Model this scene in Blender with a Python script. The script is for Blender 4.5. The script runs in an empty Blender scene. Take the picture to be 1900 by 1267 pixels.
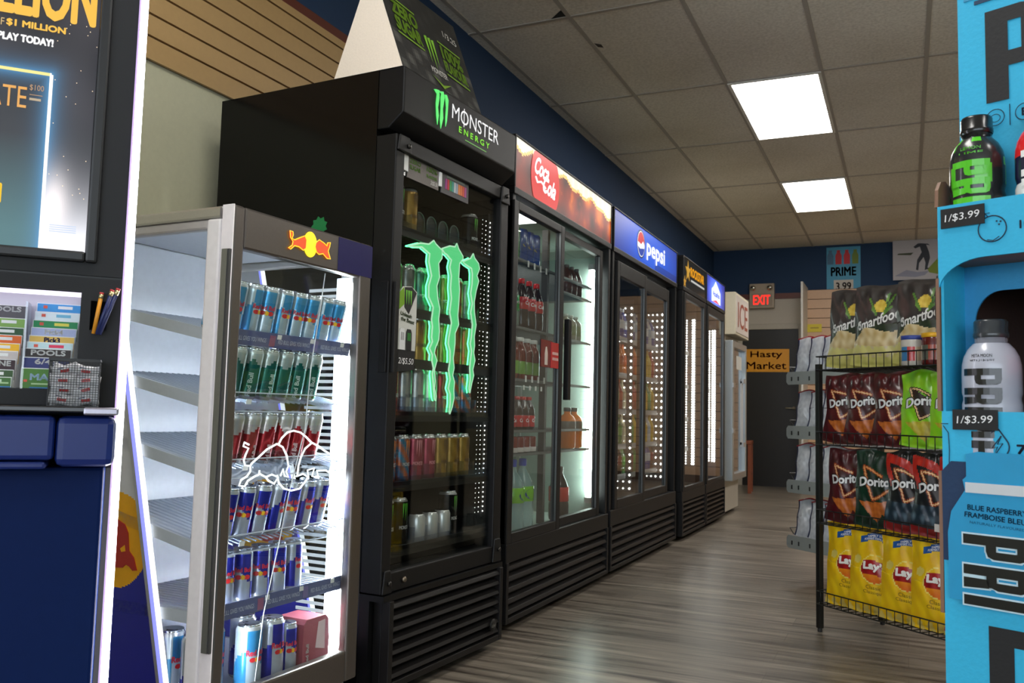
import bpy, bmesh, math, random
from mathutils import Vector, Matrix
random.seed(7)
S = bpy.context.scene
COL = S.collection
R = math.radians
PI = math.pi

# ---------------------------------------------------------------- camera, world, exposure
cam_d = bpy.data.cameras.new('camera'); cam = bpy.data.objects.new('camera', cam_d); COL.objects.link(cam)
S.camera = cam
cam_d.sensor_width = 36.0
cam_d.lens = 1602.85 / 1900 * 36.0
yaw, pitch, roll = R(24.526), R(4.639), R(1.3977)
fw = Vector((-math.sin(yaw) * math.cos(pitch), math.cos(yaw) * math.cos(pitch), math.sin(pitch)))
rt = Vector((math.cos(yaw), math.sin(yaw), 0)); up = rt.cross(fw)
r2 = math.cos(roll) * rt + math.sin(roll) * up; u2 = -math.sin(roll) * rt + math.cos(roll) * up
m3 = Matrix((r2, u2, -fw)).transposed()
cam.matrix_world = Matrix.Translation((0, 0, 0.87)) @ m3.to_4x4()
cam_d.clip_start = 0.05
cam_d.dof.use_dof = True; cam_d.dof.focus_distance = 2.1; cam_d.dof.aperture_fstop = 11

w = bpy.data.worlds.new('daylight'); S.world = w; w.use_nodes = True
w.node_tree.nodes['Background'].inputs[0].default_value = (0.80, 0.90, 1.0, 1)
w.node_tree.nodes['Background'].inputs[1].default_value = 4.4
S.view_settings.view_transform = 'Standard'; S.view_settings.look = 'None'
S.view_settings.exposure = 0.0; S.view_settings.gamma = 1.0; S.view_settings.use_curve_mapping = False
try:
    S.cycles.use_denoising = True
    S.cycles.max_bounces = 10; S.cycles.transparent_max_bounces = 24
    S.cycles.caustics_reflective = False; S.cycles.caustics_refractive = False
    S.cycles.sample_clamp_indirect = 8.0
except Exception:
    pass
PANEL = 16.0        # ceiling panel strength

# ---------------------------------------------------------------- colours and materials
def c(r, g, b):
    def f(v):
        v /= 255.0
        return v / 12.92 if v <= 0.04045 else ((v + 0.055) / 1.055) ** 2.4
    return (f(r), f(g), f(b))
WHITE = c(235, 235, 235); BLACK = c(14, 14, 15)
MATS = {}
def nodes(m):
    m.use_nodes = True
    return m.node_tree.nodes, m.node_tree.links
def surf(name, rough=0.5, metal=0.0, bump=0.0, bscale=80, spec=0.5, coat=0.0, tint=(1, 1, 1), vary=0.06):
    """painted surface: colour from the mesh's printed colours, faint procedural unevenness"""
    if name in MATS: return MATS[name]
    m = bpy.data.materials.new(name); n, l = nodes(m)
    b = n['Principled BSDF']
    b.inputs['Roughness'].default_value = rough; b.inputs['Metallic'].default_value = metal
    b.inputs['Specular IOR Level'].default_value = spec
    b.inputs['Coat Weight'].default_value = coat; b.inputs['Coat Roughness'].default_value = 0.08
    a = n.new('ShaderNodeAttribute'); a.attribute_name = 'Col'
    tc = n.new('ShaderNodeTexCoord'); nz = n.new('ShaderNodeTexNoise'); nz.inputs['Scale'].default_value = bscale
    l.new(tc.outputs['Object'], nz.inputs['Vector'])
    mr = n.new('ShaderNodeMapRange'); mr.inputs['To Min'].default_value = 1 - vary; mr.inputs['To Max'].default_value = 1 + vary
    l.new(nz.outputs['Fac'], mr.inputs['Value'])
    mx = n.new('ShaderNodeVectorMath'); mx.operation = 'SCALE'
    l.new(a.outputs['Color'], mx.inputs[0]); l.new(mr.outputs['Result'], mx.inputs['Scale'])
    l.new(mx.outputs['Vector'], b.inputs['Base Color'])
    if bump:
        bp = n.new('ShaderNodeBump'); bp.inputs['Strength'].default_value = bump; bp.inputs['Distance'].default_value = 0.002
        l.new(nz.outputs['Fac'], bp.inputs['Height']); l.new(bp.outputs['Normal'], b.inputs['Normal'])
    MATS[name] = m; return m
def emit(name, strength):
    if name in MATS: return MATS[name]
    m = bpy.data.materials.new(name); n, l = nodes(m)
    b = n['Principled BSDF']; b.inputs['Roughness'].default_value = 0.3
    b.inputs['Base Color'].default_value = (0.02, 0.02, 0.02, 1)
    a = n.new('ShaderNodeAttribute'); a.attribute_name = 'Col'
    l.new(a.outputs['Color'], b.inputs['Emission Color']); b.inputs['Emission Strength'].default_value = strength
    MATS[name] = m; return m
def glass(name, tint=(1, 1, 1), rough=0.0, base=0.0, k=1.0):
    if name in MATS: return MATS[name]
    m = bpy.data.materials.new(name); n, l = nodes(m)
    n.remove(n['Principled BSDF']); o = n['Material Output']
    t = n.new('ShaderNodeBsdfTransparent'); t.inputs[0].default_value = (*tint, 1)
    g = n.new('ShaderNodeBsdfGlossy'); g.inputs['Roughness'].default_value = rough
    f = n.new('ShaderNodeLayerWeight'); f.inputs['Blend'].default_value = 0.5
    pw = n.new('ShaderNodeMath'); pw.operation = 'POWER'; pw.inputs[1].default_value = 4.5; l.new(f.outputs['Facing'], pw.inputs[0])
    ma = n.new('ShaderNodeMath'); ma.operation = 'MULTIPLY_ADD'; ma.inputs[1].default_value = 0.8 * k; ma.inputs[2].default_value = 0.035 + base
    l.new(pw.outputs[0], ma.inputs[0])
    mx = n.new('ShaderNodeMixShader'); l.new(ma.outputs[0], mx.inputs[0]); l.new(t.outputs[0], mx.inputs[1]); l.new(g.outputs[0], mx.inputs[2])
    l.new(mx.outputs[0], o.inputs['Surface'])
    MATS[name] = m; return m
def liquid(name, alpha=0.5, rough=0.12):
    """see-through coloured plastic bottle and drink"""
    if name in MATS: return MATS[name]
    m = bpy.data.materials.new(name); n, l = nodes(m)
    b = n['Principled BSDF']; b.inputs['Roughness'].default_value = rough
    a = n.new('ShaderNodeAttribute'); a.attribute_name = 'Col'
    l.new(a.outputs['Color'], b.inputs['Base Color'])
    b.inputs['Alpha'].default_value = alpha
    MATS[name] = m; return m

MATTE = surf('matte_paint', 0.75, bump=0.15, bscale=60)
PANELM = surf('deep_blue_panel', 0.6, spec=0.12, bscale=50)
SATIN = surf('satin_plastic', 0.42, bscale=50)
BLKPL = surf('black_moulded_plastic', 0.45, spec=0.3, bump=0.25, bscale=900, vary=0.1)
GLOSSP = surf('glossy_print', 0.25, coat=0.3, bscale=40)
FOIL = surf('foil_bag', 0.33, coat=0.35, bump=0.35, bscale=22, vary=0.05)
METAL = surf('brushed_metal', 0.32, metal=0.85, bscale=200)
STEEL = surf('polished_steel', 0.16, metal=1.0, bscale=100)
CARD = surf('printed_card', 0.55, bump=0.2, bscale=150)
CANM = surf('can_metal', 0.24, metal=0.55, bscale=60)
MIRROR = surf('gloss_black_side', 0.16, spec=0.2, coat=0.05, bscale=6, vary=0.15)
GL = glass('clear_glass', (0.93, 0.95, 0.95))
GLD = glass('dark_door_glass', (0.84, 0.86, 0.85), k=1.0)
GLC = glass('cooler_glass', (0.95, 0.975, 0.965))
GLT = glass('clear_acrylic', (0.86, 0.9, 0.96), 0.05, 0.10)
EM1 = emit('lit_print', 1.0); EM2 = emit('lit_sign', 1.5); EM5 = emit('neon', 5.0); EM8 = emit('edge_light', 20.0); EM12 = emit('led_strip_and_reflections', 12.0); EM30 = emit('led_lamp', 110.0)
EMT = emit('tube_lamp', 26.0)
EPAN = emit('ceiling_panel', PANEL)
LIQ = liquid('clear_bottle', 0.45); LIQD = liquid('drink_bottle', 0.93)

# ---------------------------------------------------------------- mesh builder
TXT = {}
def text2d(s, bold=0.0, shear=0.0, fine=0.0):
    key = (s, bold, shear, fine)
    if key in TXT: return TXT[key]
    cu = bpy.data.curves.new('t', 'FONT'); cu.body = s; cu.offset = bold; cu.shear = shear; cu.resolution_u = 3; cu.fill_mode = 'FRONT'
    o = bpy.data.objects.new('t', cu); COL.objects.link(o)
    dg = bpy.context.evaluated_depsgraph_get(); dg.update()
    me = bpy.data.meshes.new_from_object(o.evaluated_get(dg))
    bpy.data.objects.remove(o); bpy.data.curves.remove(cu)
    bm = bmesh.new(); bm.from_mesh(me); bpy.data.meshes.remove(me)
    bmesh.ops.remove_doubles(bm, verts=bm.verts[:], dist=1e-5)
    if fine:
        bmesh.ops.triangulate(bm, faces=bm.faces[:])
        for _ in range(4):
            es = [e for e in bm.edges if e.calc_length() > fine]
            if not es: break
            bmesh.ops.subdivide_edges(bm, edges=es, cuts=1)
            bmesh.ops.triangulate(bm, faces=bm.faces[:])
    xs = [v.co.x for v in bm.verts]; ys = [v.co.y for v in bm.verts]
    x0, x1, y0, y1 = min(xs), max(xs), min(ys), max(ys)
    bm.verts.index_update()
    vs = [((v.co.x - x0) / (x1 - x0), (v.co.y - y0) / (y1 - y0)) for v in bm.verts]
    fs = []
    for f in bm.faces:
        ids = [v.index for v in f.verts]
        if f.normal.z < 0: ids.reverse()
        fs.append(ids)
    bm.free()
    TXT[key] = (vs, fs, (x1 - x0) / (y1 - y0)); return TXT[key]

class MB:
    def __init__(s): s.v = []; s.f = []; s.mi = []; s.c = []; s.sm = []; s.mats = []
    def mat(s, m):
        if m not in s.mats: s.mats.append(m)
        return s.mats.index(m)
    def add(s, vs, fs, m, col=WHITE, smooth=False):
        o = len(s.v); k = s.mat(m); s.v += [tuple(v) for v in vs]
        for i, f in enumerate(fs):
            s.f.append([o + a for a in f]); s.mi.append(k); s.sm.append(smooth)
            s.c.append(col[i] if isinstance(col, list) else col)
    def box(s, x0, x1, y0, y1, z0, z1, m, col=WHITE):
        v = [(x, y, z) for x in (x0, x1) for y in (y0, y1) for z in (z0, z1)]
        s.add(v, [(0, 1, 3, 2), (4, 6, 7, 5), (0, 4, 5, 1), (2, 3, 7, 6), (0, 2, 6, 4), (1, 5, 7, 3)], m, col); return s
    def prism(s, pts, a0, a1, m, col=WHITE, axis='y'):
        """outline of (p, q) pairs, extruded along an axis"""
        area = sum(pts[i][0] * pts[(i + 1) % len(pts)][1] - pts[(i + 1) % len(pts)][0] * pts[i][1] for i in range(len(pts)))
        if area < 0: pts = pts[::-1]
        f = {'y': lambda p, a: (p[0], a, p[1]), 'x': lambda p, a: (a, p[0], p[1]), 'z': lambda p, a: (p[0], p[1], a)}[axis]
        n = len(pts); vs = [f(p, a0) for p in pts] + [f(p, a1) for p in pts]
        fs = [list(range(n)), list(range(2 * n - 1, n - 1, -1))] + [(i, n + i, n + (i + 1) % n, (i + 1) % n) for i in range(n)]
        if axis in 'xz': fs = [list(reversed(q)) for q in fs]
        s.add(vs, fs, m, col); return s
    def lathe(s, prof, m, col=WHITE, n=24, cx=0, cy=0, z0=0, colf=None, smooth=True, matf=None):
        """profile of (r, z); colf(theta, z, k) colours each face"""
        vs = []
        for r, z in prof:
            for i in range(n):
                t = 2 * PI * i / n; vs.append((cx + r * math.cos(t), cy + r * math.sin(t), z0 + z))
        for k in range(len(prof) - 1):
            fs = []; cs = []
            for i in range(n):
                j = (i + 1) % n
                fs.append((k * n + i, k * n + j, (k + 1) * n + j, (k + 1) * n + i))
                cs.append(colf(2 * PI * (i + .5) / n, (prof[k][1] + prof[k + 1][1]) / 2, k) if colf else (col[k] if isinstance(col, list) else col))
            mm = matf(k) if matf else m
            if k == 0: base = len(s.v); s.v += [tuple(v) for v in vs]
            ki = s.mat(mm)
            for f, cc in zip(fs, cs): s.f.append([base + a for a in f]); s.mi.append(ki); s.sm.append(smooth); s.c.append(cc)
        return s
    def tube(s, pts, r, m, col=WHITE, n=6, closed=False):
        pts = [Vector(p) for p in pts]; N = len(pts); vs = []; prev = None
        for i, p in enumerate(pts):
            a = pts[(i - 1) % N] if (closed or i) else p; b = pts[(i + 1) % N] if (closed or i < N - 1) else p
            d = (b - a).normalized() if (b - a).length > 1e-9 else Vector((0, 0, 1))
            if prev is None: ref = Vector((0, 0, 1)) if abs(d.z) < .9 else Vector((1, 0, 0)); u = d.cross(ref).normalized()
            else:
                u = prev - d * prev.dot(d)
                u = u.normalized() if u.length > 1e-6 else d.orthogonal().normalized()
            prev = u; w_ = d.cross(u)
            for k in range(n):
                t = 2 * PI * k / n; vs.append(p + r * (math.cos(t) * u + math.sin(t) * w_))
        fs = []
        for i in range(N if closed else N - 1):
            j = (i + 1) % N
            for k in range(n): fs.append((i * n + k, i * n + (k + 1) % n, j * n + (k + 1) % n, j * n + k))
        if not closed: fs += [list(range(n))[::-1], [(N - 1) * n + k for k in range(n)]]
        s.add(vs, fs, m, col, True); return s
    def grid(s, nu, nv, pos, m, colf, smooth=True):
        """a printed sheet: pos(u, v) places it, colf(u, v) is the picture on it"""
        vs = [pos(i / nu, j / nv) for j in range(nv + 1) for i in range(nu + 1)]
        fs = []; cs = []
        for j in range(nv):
            for i in range(nu):
                a = j * (nu + 1) + i
                fs.append((a, a + 1, a + nu + 2, a + nu + 1)); cs.append(colf((i + .5) / nu, (j + .5) / nv))
        s.add(vs, fs, m, cs, smooth); return s
    def text(s, t, place, h, m, col=WHITE, w=None, bold=0.0, shear=0.0, fine=0.0, align='c'):
        vs, fs, asp = text2d(t, 0.0, shear, fine)
        W = w if w else h * asp
        e = bold * h * .9; W -= 2 * e; h -= 2 * e
        o = {'l': e, 'c': -W / 2, 'r': -W - e}[align]
        for dx, dz in ((0, 0),) if bold < .015 else ((-e, 0), (e, 0), (0, -e), (0, e), (-e * .7, -e * .7), (e * .7, e * .7), (-e * .7, e * .7), (e * .7, -e * .7)):
            s.add([place(o + a * W + dx, e + b * h + dz) for a, b in vs], fs, m, col)
        return s
    def build(s, name, parent=None, loc=None, rz=0, bevel=0, **tags):
        me = bpy.data.meshes.new(name); me.from_pydata(s.v, [], s.f)
        for m in s.mats: me.materials.append(m)
        me.polygons.foreach_set('material_index', s.mi); me.polygons.foreach_set('use_smooth', s.sm)
        ca = me.color_attributes.new('Col', 'FLOAT_COLOR', 'CORNER')
        buf = []
        for f, cc in zip(s.f, s.c): buf += [cc[0], cc[1], cc[2], 1.0] * len(f)
        ca.data.foreach_set('color', buf); me.update()
        o = bpy.data.objects.new(name, me); COL.objects.link(o)
        if parent: o.parent = parent
        if loc is not None: o.location = loc; o.rotation_euler.z = rz
        if bevel:
            b = o.modifiers.new('bevel', 'BEVEL'); b.width = bevel; b.segments = 2; b.limit_method = 'ANGLE'; b.angle_limit = R(40)
        for k, v in tags.items(): o[k] = v
        return o
def flat(x, z, y, rot=0.0, back=False):
    """place flat lettering on a plane of constant y, facing the front"""
    ca, sa = math.cos(rot), math.sin(rot)
    return lambda u, v: (x + u * ca - v * sa, y, z + u * sa + v * ca)

BLK = {'P': [((0, 0), (.42, 0), (.42, 1), (0, 1)), ((.42, .84), (.66, .84), (.66, 1), (.42, 1)), ((.42, .36), (.66, .36), (.66, .52), (.42, .52)), ((.66, .36), (.90, .39), (.90, .97), (.66, 1)), ((.90, .39), (1, .48), (1, .88), (.90, .97))],
 'I': [((0, 0), (1, 0), (1, 1), (0, 1))],
 'E': [((0, 0), (.46, 0), (.46, 1), (0, 1)), ((.46, 0), (1, 0), (1, .17), (.46, .17)), ((.46, .42), (.92, .42), (.92, .58), (.46, .58)), ((.46, .83), (1, .83), (1, 1), (.46, 1))],
 'M': [((0, 0), (.30, 0), (.30, 1), (0, 1)), ((.70, 0), (1, 0), (1, 1), (.70, 1)), ((.30, .55), (.5, .05), (.5, .5), (.30, 1)), ((.5, .05), (.70, .55), (.70, 1), (.5, .5))]}
BLK['R'] = BLK['P'][:4] + [((.90, .44), (1, .54), (1, .88), (.90, .97)), ((.56, 0), (1, 0), (.94, .40), (.56, .40))]
def block(b, word, place, h, w, m, col, gap=.012, n=5, grow=0.0):
    # squared block capitals; grow thickens them for an outline
    ws = [{'I': .42, 'M': 1.25}.get(q, 1.0) for q in word]; tot = sum(ws); g = gap * (len(word) - 1); k = (w - g) / tot; x = 0
    for q, a in zip(word, ws):
        lw = a * k
        for quad in BLK[q]:
            cx_ = sum(p[0] for p in quad) / 4; cy_ = sum(p[1] for p in quad) / 4
            P4 = [(x + p[0] * lw + (grow if p[0] > cx_ else -grow), p[1] * h + (grow if p[1] > cy_ else -grow)) for p in quad]
            b.grid(n, n, lambda u, v: place((1 - v) * ((1 - u) * P4[0][0] + u * P4[1][0]) + v * ((1 - u) * P4[3][0] + u * P4[2][0]), (1 - v) * ((1 - u) * P4[0][1] + u * P4[1][1]) + v * ((1 - u) * P4[3][1] + u * P4[2][1])), m, lambda u, v: col, False)
        x += lw + gap
class Frame:
    def __init__(s, x, y, deg): s.x, s.y, s.a = x, y, R(deg)
    def P(s, x, y, z): return Vector((s.x + x * math.cos(s.a) - y * math.sin(s.a), s.y + x * math.sin(s.a) + y * math.cos(s.a), z))
def thing(name, label, cat, fr=None, p=(0, 0, 0), rz=0.0, group=None):
    o = bpy.data.objects.new(name, None); COL.objects.link(o); o.empty_display_size = 0.05
    o.location = fr.P(*p) if fr else Vector(p); o.rotation_euler.z = (fr.a if fr else 0) + rz
    o['label'] = label; o['category'] = cat
    if group: o['group'] = group
    return o
def place(o, fr, p, rz=0.0, label=None, group=None, tilt=0.0):
    o.location = fr.P(*p); o.rotation_euler = (Matrix.Rotation(fr.a, 3, 'Z') @ Matrix.Rotation(tilt, 3, 'X') @ Matrix.Rotation(rz, 3, 'Z')).to_euler()
    if label: o['label'] = label
    if group: o['group'] = group
    return o
def dup(root):
    r = root.copy(); COL.objects.link(r)
    for ch in list(root.children):
        k = ch.copy(); COL.objects.link(k); k.parent = r
        for g in ch.children:
            d = g.copy(); COL.objects.link(d); d.parent = k
    return r
USED = {}
def use(key, maker):
    """first call returns the source itself, later ones copies of it"""
    if key not in USED: USED[key] = maker(); return USED[key]
    return dup(USED[key])
ORD = ['leftmost', 'second from left', 'third from left', 'fourth from left', 'fifth from left', 'sixth from left', 'seventh from left', 'eighth from left', 'ninth from left', 'tenth from left']
def lerp(a, b, t): t = max(0, min(1, t)); return tuple(a[i] + (b[i] - a[i]) * t for i in range(3))

RB = Frame(-1.458, 1.575, 87.7); MO = Frame(-1.406, 2.23, 86.8); CK = Frame(-1.436, 3.151, 90)
LT = Frame(-1.2071, 1.0502, 47.7); PR = Frame(0.0479, 1.3992, -24.6); CR = Frame(-0.33, 3.84, -40.4)

# ================================================================ the room
XL, XR, YB, YF, ZC = -2.31, 3.9, 11.5, -3.6, 3.07
def structure(mb, name, **k):
    o = mb.build(name, **k); o['kind'] = 'structure'; return o
def floor_mat():
    m = bpy.data.materials.new('plank_floor'); n, l = nodes(m); b = n['Principled BSDF']
    tc = n.new('ShaderNodeTexCoord')
    br = n.new('ShaderNodeTexBrick'); br.inputs['Scale'].default_value = 1.0
    br.inputs['Brick Width'].default_value = 1.2; br.inputs['Row Height'].default_value = 0.15
    br.inputs['Mortar Size'].default_value = 0.0016; br.offset = 0.37
    br.inputs['Color1'].default_value = (0.55, 0.55, 0.55, 1); br.inputs['Color2'].default_value = (1.05, 1.05, 1.05, 1); br.inputs['Mortar'].default_value = (0.25, 0.25, 0.25, 1)
    l.new(tc.outputs['Object'], br.inputs['Vector'])
    mp = n.new('ShaderNodeMapping'); mp.inputs['Scale'].default_value = (1.6, 26, 1); l.new(tc.outputs['Object'], mp.inputs['Vector'])
    nz = n.new('ShaderNodeTexNoise'); nz.inputs['Scale'].default_value = 1.0; nz.inputs['Detail'].default_value = 7; nz.inputs['Roughness'].default_value = 0.62
    l.new(mp.outputs[0], nz.inputs['Vector'])
    rp = n.new('ShaderNodeValToRGB'); e = rp.color_ramp.elements
    e[0].position = 0.33; e[0].color = (*c(56, 48, 42), 1); e[1].position = 0.70; e[1].color = (*c(160, 149, 134), 1)
    l.new(nz.outputs['Fac'], rp.inputs[0])
    mx = n.new('ShaderNodeMix'); mx.data_type = 'RGBA'; mx.blend_type = 'MULTIPLY'; mx.inputs['Factor'].default_value = 0.55
    l.new(rp.outputs[0], mx.inputs['A']); l.new(br.outputs['Color'], mx.inputs['B']); l.new(mx.outputs['Result'], b.inputs['Base Color'])
    rr = n.new('ShaderNodeMapRange'); rr.inputs['To Min'].default_value = 0.24; rr.inputs['To Max'].default_value = 0.42
    l.new(nz.outputs['Fac'], rr.inputs['Value']); l.new(rr.outputs[0], b.inputs['Roughness'])
    bp = n.new('ShaderNodeBump'); bp.inputs['Strength'].default_value = 0.25; bp.inputs['Distance'].default_value = 0.004
    l.new(nz.outputs['Fac'], bp.inputs['Height']); l.new(bp.outputs[0], b.inputs['Normal'])
    return m
def tile_mat():
    m = bpy.data.materials.new('mineral_tile'); n, l = nodes(m); b = n['Principled BSDF']; b.inputs['Roughness'].default_value = 0.95
    tc = n.new('ShaderNodeTexCoord'); nz = n.new('ShaderNodeTexNoise'); nz.inputs['Scale'].default_value = 60; nz.inputs['Detail'].default_value = 6
    l.new(tc.outputs['Object'], nz.inputs['Vector'])
    n2 = n.new('ShaderNodeTexNoise'); n2.inputs['Scale'].default_value = 0.9; l.new(tc.outputs['Object'], n2.inputs['Vector'])
    rp = n.new('ShaderNodeValToRGB'); e = rp.color_ramp.elements
    e[0].position = 0.3; e[0].color = (*c(212, 204, 192), 1); e[1].position = 0.65; e[1].color = (*c(236, 229, 218), 1)
    l.new(nz.outputs['Fac'], rp.inputs[0])
    r3 = n.new('ShaderNodeValToRGB'); e = r3.color_ramp.elements
    e[0].position = 0.3; e[0].color = (0.80, 0.78, 0.74, 1); e[1].position = 0.7; e[1].color = (1, 1, 1, 1)
    l.new(n2.outputs['Fac'], r3.inputs[0])
    mx = n.new('ShaderNodeMix'); mx.data_type = 'RGBA'; mx.blend_type = 'MULTIPLY'; mx.inputs['Factor'].default_value = 1.0
    l.new(rp.outputs[0], mx.inputs['A']); l.new(r3.outputs[0], mx.inputs['B']); l.new(mx.outputs['Result'], b.inputs['Base Color'])
    bp = n.new('ShaderNodeBump'); bp.inputs['Strength'].default_value = 0.4; bp.inputs['Distance'].default_value = 0.003
    l.new(nz.outputs['Fac'], bp.inputs['Height']); l.new(bp.outputs[0], b.inputs['Normal'])
    return m
BLUEW = c(19, 50, 84); BEIGE = c(190, 188, 160); TRIMR = c(98, 44, 30)
b = MB(); b.box(XL - .1, XR + .1, YF - .1, YB + .1, -0.08, 0.0, floor_mat()); structure(b, 'floor')
b = MB(); b.box(XL - .1, XR + .1, YF - .1, YB + .1, ZC, ZC + 0.08, tile_mat()); structure(b, 'ceiling')
# suspended grid; lights sit in it
GX = [-2.24, -1.68, -1.055, -0.46, 0.14, 0.72, 1.30, 1.89, 2.48, 3.07, 3.66]
GY = [5.62 - 1.275 * k for k in range(7, 0, -1)] + [5.62, 6.893, 8.24, 9.50, 10.76]
b = MB()
for x in GX: b.box(x - .012, x + .012, YF, YB, ZC - .005, ZC + .001, MATTE, c(168, 160, 150))
for y in GY: b.box(XL, XR, y - .012, y + .012, ZC - .0045, ZC + .001, MATTE, c(168, 160, 150))
structure(b, 'trim_1')
b = MB(); b.add([(-1.785, 4.333, ZC - .0005), (-1.692, 4.25, ZC - .0005), (-1.692, 4.333, ZC - .0005)], [(0, 1, 2)], MATTE, c(10, 10, 10))
b.add([(-1.665, 4.72, ZC - .002), (-1.63, 4.75, ZC - .002), (-1.63, 4.80, ZC - .002), (-1.66, 4.78, ZC - .002)], [(0, 1, 2, 3)], MATTE, c(50, 40, 35))
structure(b, 'ceiling_gap')
# walls
b = MB(); b.box(XL - .1, XL, YF, YB + .1, 0, 2.50, MATTE, BEIGE); b.box(XL - .1, XL, YF, YB + .1, 2.50, ZC, MATTE, BLUEW); structure(b, 'wall_left')
b = MB(); b.box(XR, XR + .1, YF, YB + .1, 0, ZC, MATTE, BEIGE); structure(b, 'wall_right')
DX0, DX1, DZ = -1.93, -1.229, 2.01
b = MB()
BE2 = c(188, 178, 165)
b.box(XL, DX0, YB, YB + .1, 0, 2.47, MATTE, BE2); b.box(DX1, XR, YB, YB + .1, 0, 2.47, MATTE, BE2); b.box(DX0, DX1, YB, YB + .1, DZ, 2.47, MATTE, BE2)
b.box(XL, XR, YB, YB + .1, 2.47, ZC, MATTE, BLUEW); structure(b, 'wall_back')
b = MB(); b.box(XL, XR, YF - .1, YF, 0, 0.5, MATTE, BEIGE); b.box(XL, XR, YF - .1, YF, 2.75, ZC, MATTE, BLUEW); structure(b, 'wall_front')
for i, x in enumerate((XL + .04, -0.2, 1.8, XR - .04)):
    b = MB(); b.box(x - .04, x + .04, YF - .08, YF - .02, 0.5, 2.75, SATIN, c(60, 60, 62)); structure(b, 'window_1' if i == 0 else 'window_%d' % (i + 1))
b = MB(); b.box(XL, XL + .012, YF, YB, 2.52, 2.56, SATIN, TRIMR); structure(b, 'trim_2')
b = MB(); b.box(XL, -1.14, YB - .02, YB, 2.405, 2.475, SATIN, TRIMR); structure(b, 'trim_3')
b = MB()   # door frame on the back wall
for x0, x1, z0, z1 in ((DX0 - .07, DX0, 0, DZ + .07), (DX1, DX1 + .07, 0, DZ + .07), (DX0, DX1, DZ, DZ + .07)):
    b.box(x0, x1, YB - .025, YB + .03, z0, z1, SATIN, c(176, 166, 152))
structure(b, 'trim_4', bevel=.004)
b = MB(); b.box(DX0, DX1, YB + .0, YB + .04, 0.0, DZ, SATIN, c(24, 21, 21)); d = structure(b, 'door_1')
b = MB(); b.lathe([(.0, 0), (.022, 0), (.022, .01), (.010, .014), (.010, .03), (.0, .03)], METAL, c(190, 180, 160), 12)
b.tube([(0, 0, .03), (-.10, 0, .032)], .008, METAL, c(190, 180, 160))
h = b.build('door_handle', d); h.location = (-1.29, YB, 1.0); h.rotation_euler = (PI / 2, 0, 0)
# slatted display panel on the left wall
b = MB()
b.box(XL, XL + .004, YF, 5.2, 2.02, 2.52, MATTE, c(40, 24, 18))
k = 0
zz = 2.02
while zz < 2.51:
    z1 = min(zz + .0765, 2.52)
    b.box(XL + .003, XL + .016, YF, 5.2, zz + (0 if k == 0 else .005), z1 - .003, SATIN, c(182, 148, 98)); zz += .0765; k += 1
structure(b, 'wall_slat_left')
b = MB()
b.box(-1.14, -1.115, YB - .6, YB, 0, 2.53, SATIN, c(205, 200, 192)); structure(b, 'trim_5', bevel=.003)
b = MB(); b.box(-1.115, 1.2, YB - .06, YB - .05, 0, 2.50, MATTE, c(90, 64, 48))
zz = 0.1
while zz < 2.5:
    b.box(-1.115, 1.2, YB - .075, YB - .06, zz, min(2.5, zz + .112), SATIN, c(198, 158, 122)); zz += .12
structure(b, 'wall_slat_back')

# ceiling lights
def ceiling_light(x, y, lab, grp=None):
    t = thing('ceiling_light', lab, 'light', p=(x, y, ZC))
    if grp: t['group'] = grp
    f = MB()
    for x0, x1, y0, y1 in ((0, .585, 0, .022), (0, .585, 1.24, 1.262), (0, .022, .022, 1.24), (.563, .585, .022, 1.24)): f.box(x0, x1, y0, y1, -.012, -.001, SATIN, c(225, 222, 215))
    f.build('frame', t)
    q = MB(); q.box(.02, .565, .02, 1.242, -.009, -.003, EPAN, (1.0, 0.97, 0.92)); q.build('diffuser', t)
    return t
ceiling_light(-1.048, 5.627, 'larger nearer of the two bright square ceiling light panels')
ceiling_light(-1.048, 8.24, 'smaller farther of the two bright square ceiling light panels')
for x, y in ((-1.048, 0.5), (1.307, 0.5), (1.307, 3.07), (1.307, 5.627), (1.307, 8.24)):  # unseen panels added out of view to brighten the room
    ceiling_light(x, y, 'unseen ceiling light panel added beyond the top edge of the view', 'unseen ceiling lights added out of the frame')

# ---- things on the back wall
t = thing('exit_sign', 'beige exit sign box with red letters and two lamps above dark door', 'sign', p=(-1.675, YB, 2.28))
b = MB(); b.box(-.155, .155, -.09, -.021, 0, .32, SATIN, c(168, 152, 132)); b.build('housing', t, bevel=.006)
b = MB(); b.box(-.13, .13, -.094, -.09, .025, .19, SATIN, c(150, 135, 118)); b.text('EXIT', flat(0, .045, -.0955), .125, EM2, (1.0, .03, .02), w=.215, bold=.03); b.build('sign_face', t)
for s_ in (-1, 1):
    b = MB(); b.lathe([(0, 0), (.02, 0), (.034, .03), (.034, .04), (0, .042)], STEEL, c(200, 195, 185), 14)
    o = b.build('emergency_lamp', t); o.location = (s_ * .105, -.09, .265); o.rotation_euler = (R(100), 0, 0)
t = thing('shop_sign', 'orange shop sign with red typewriter lettering fixed on the dark door', 'sign', p=(-1.63, YB, 1.46))
b = MB(); b.box(-.285, .285, -.006, 0, 0, .295, SATIN, c(226, 152, 18)); b.text('Hasty', flat(0, .165, -.0075), .105, SATIN, c(150, 36, 22), w=.40, bold=.02); b.text('Market', flat(0, .035, -.0075), .095, SATIN, c(150, 36, 22), w=.50, bold=.02)
b.build('panel', t)
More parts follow.
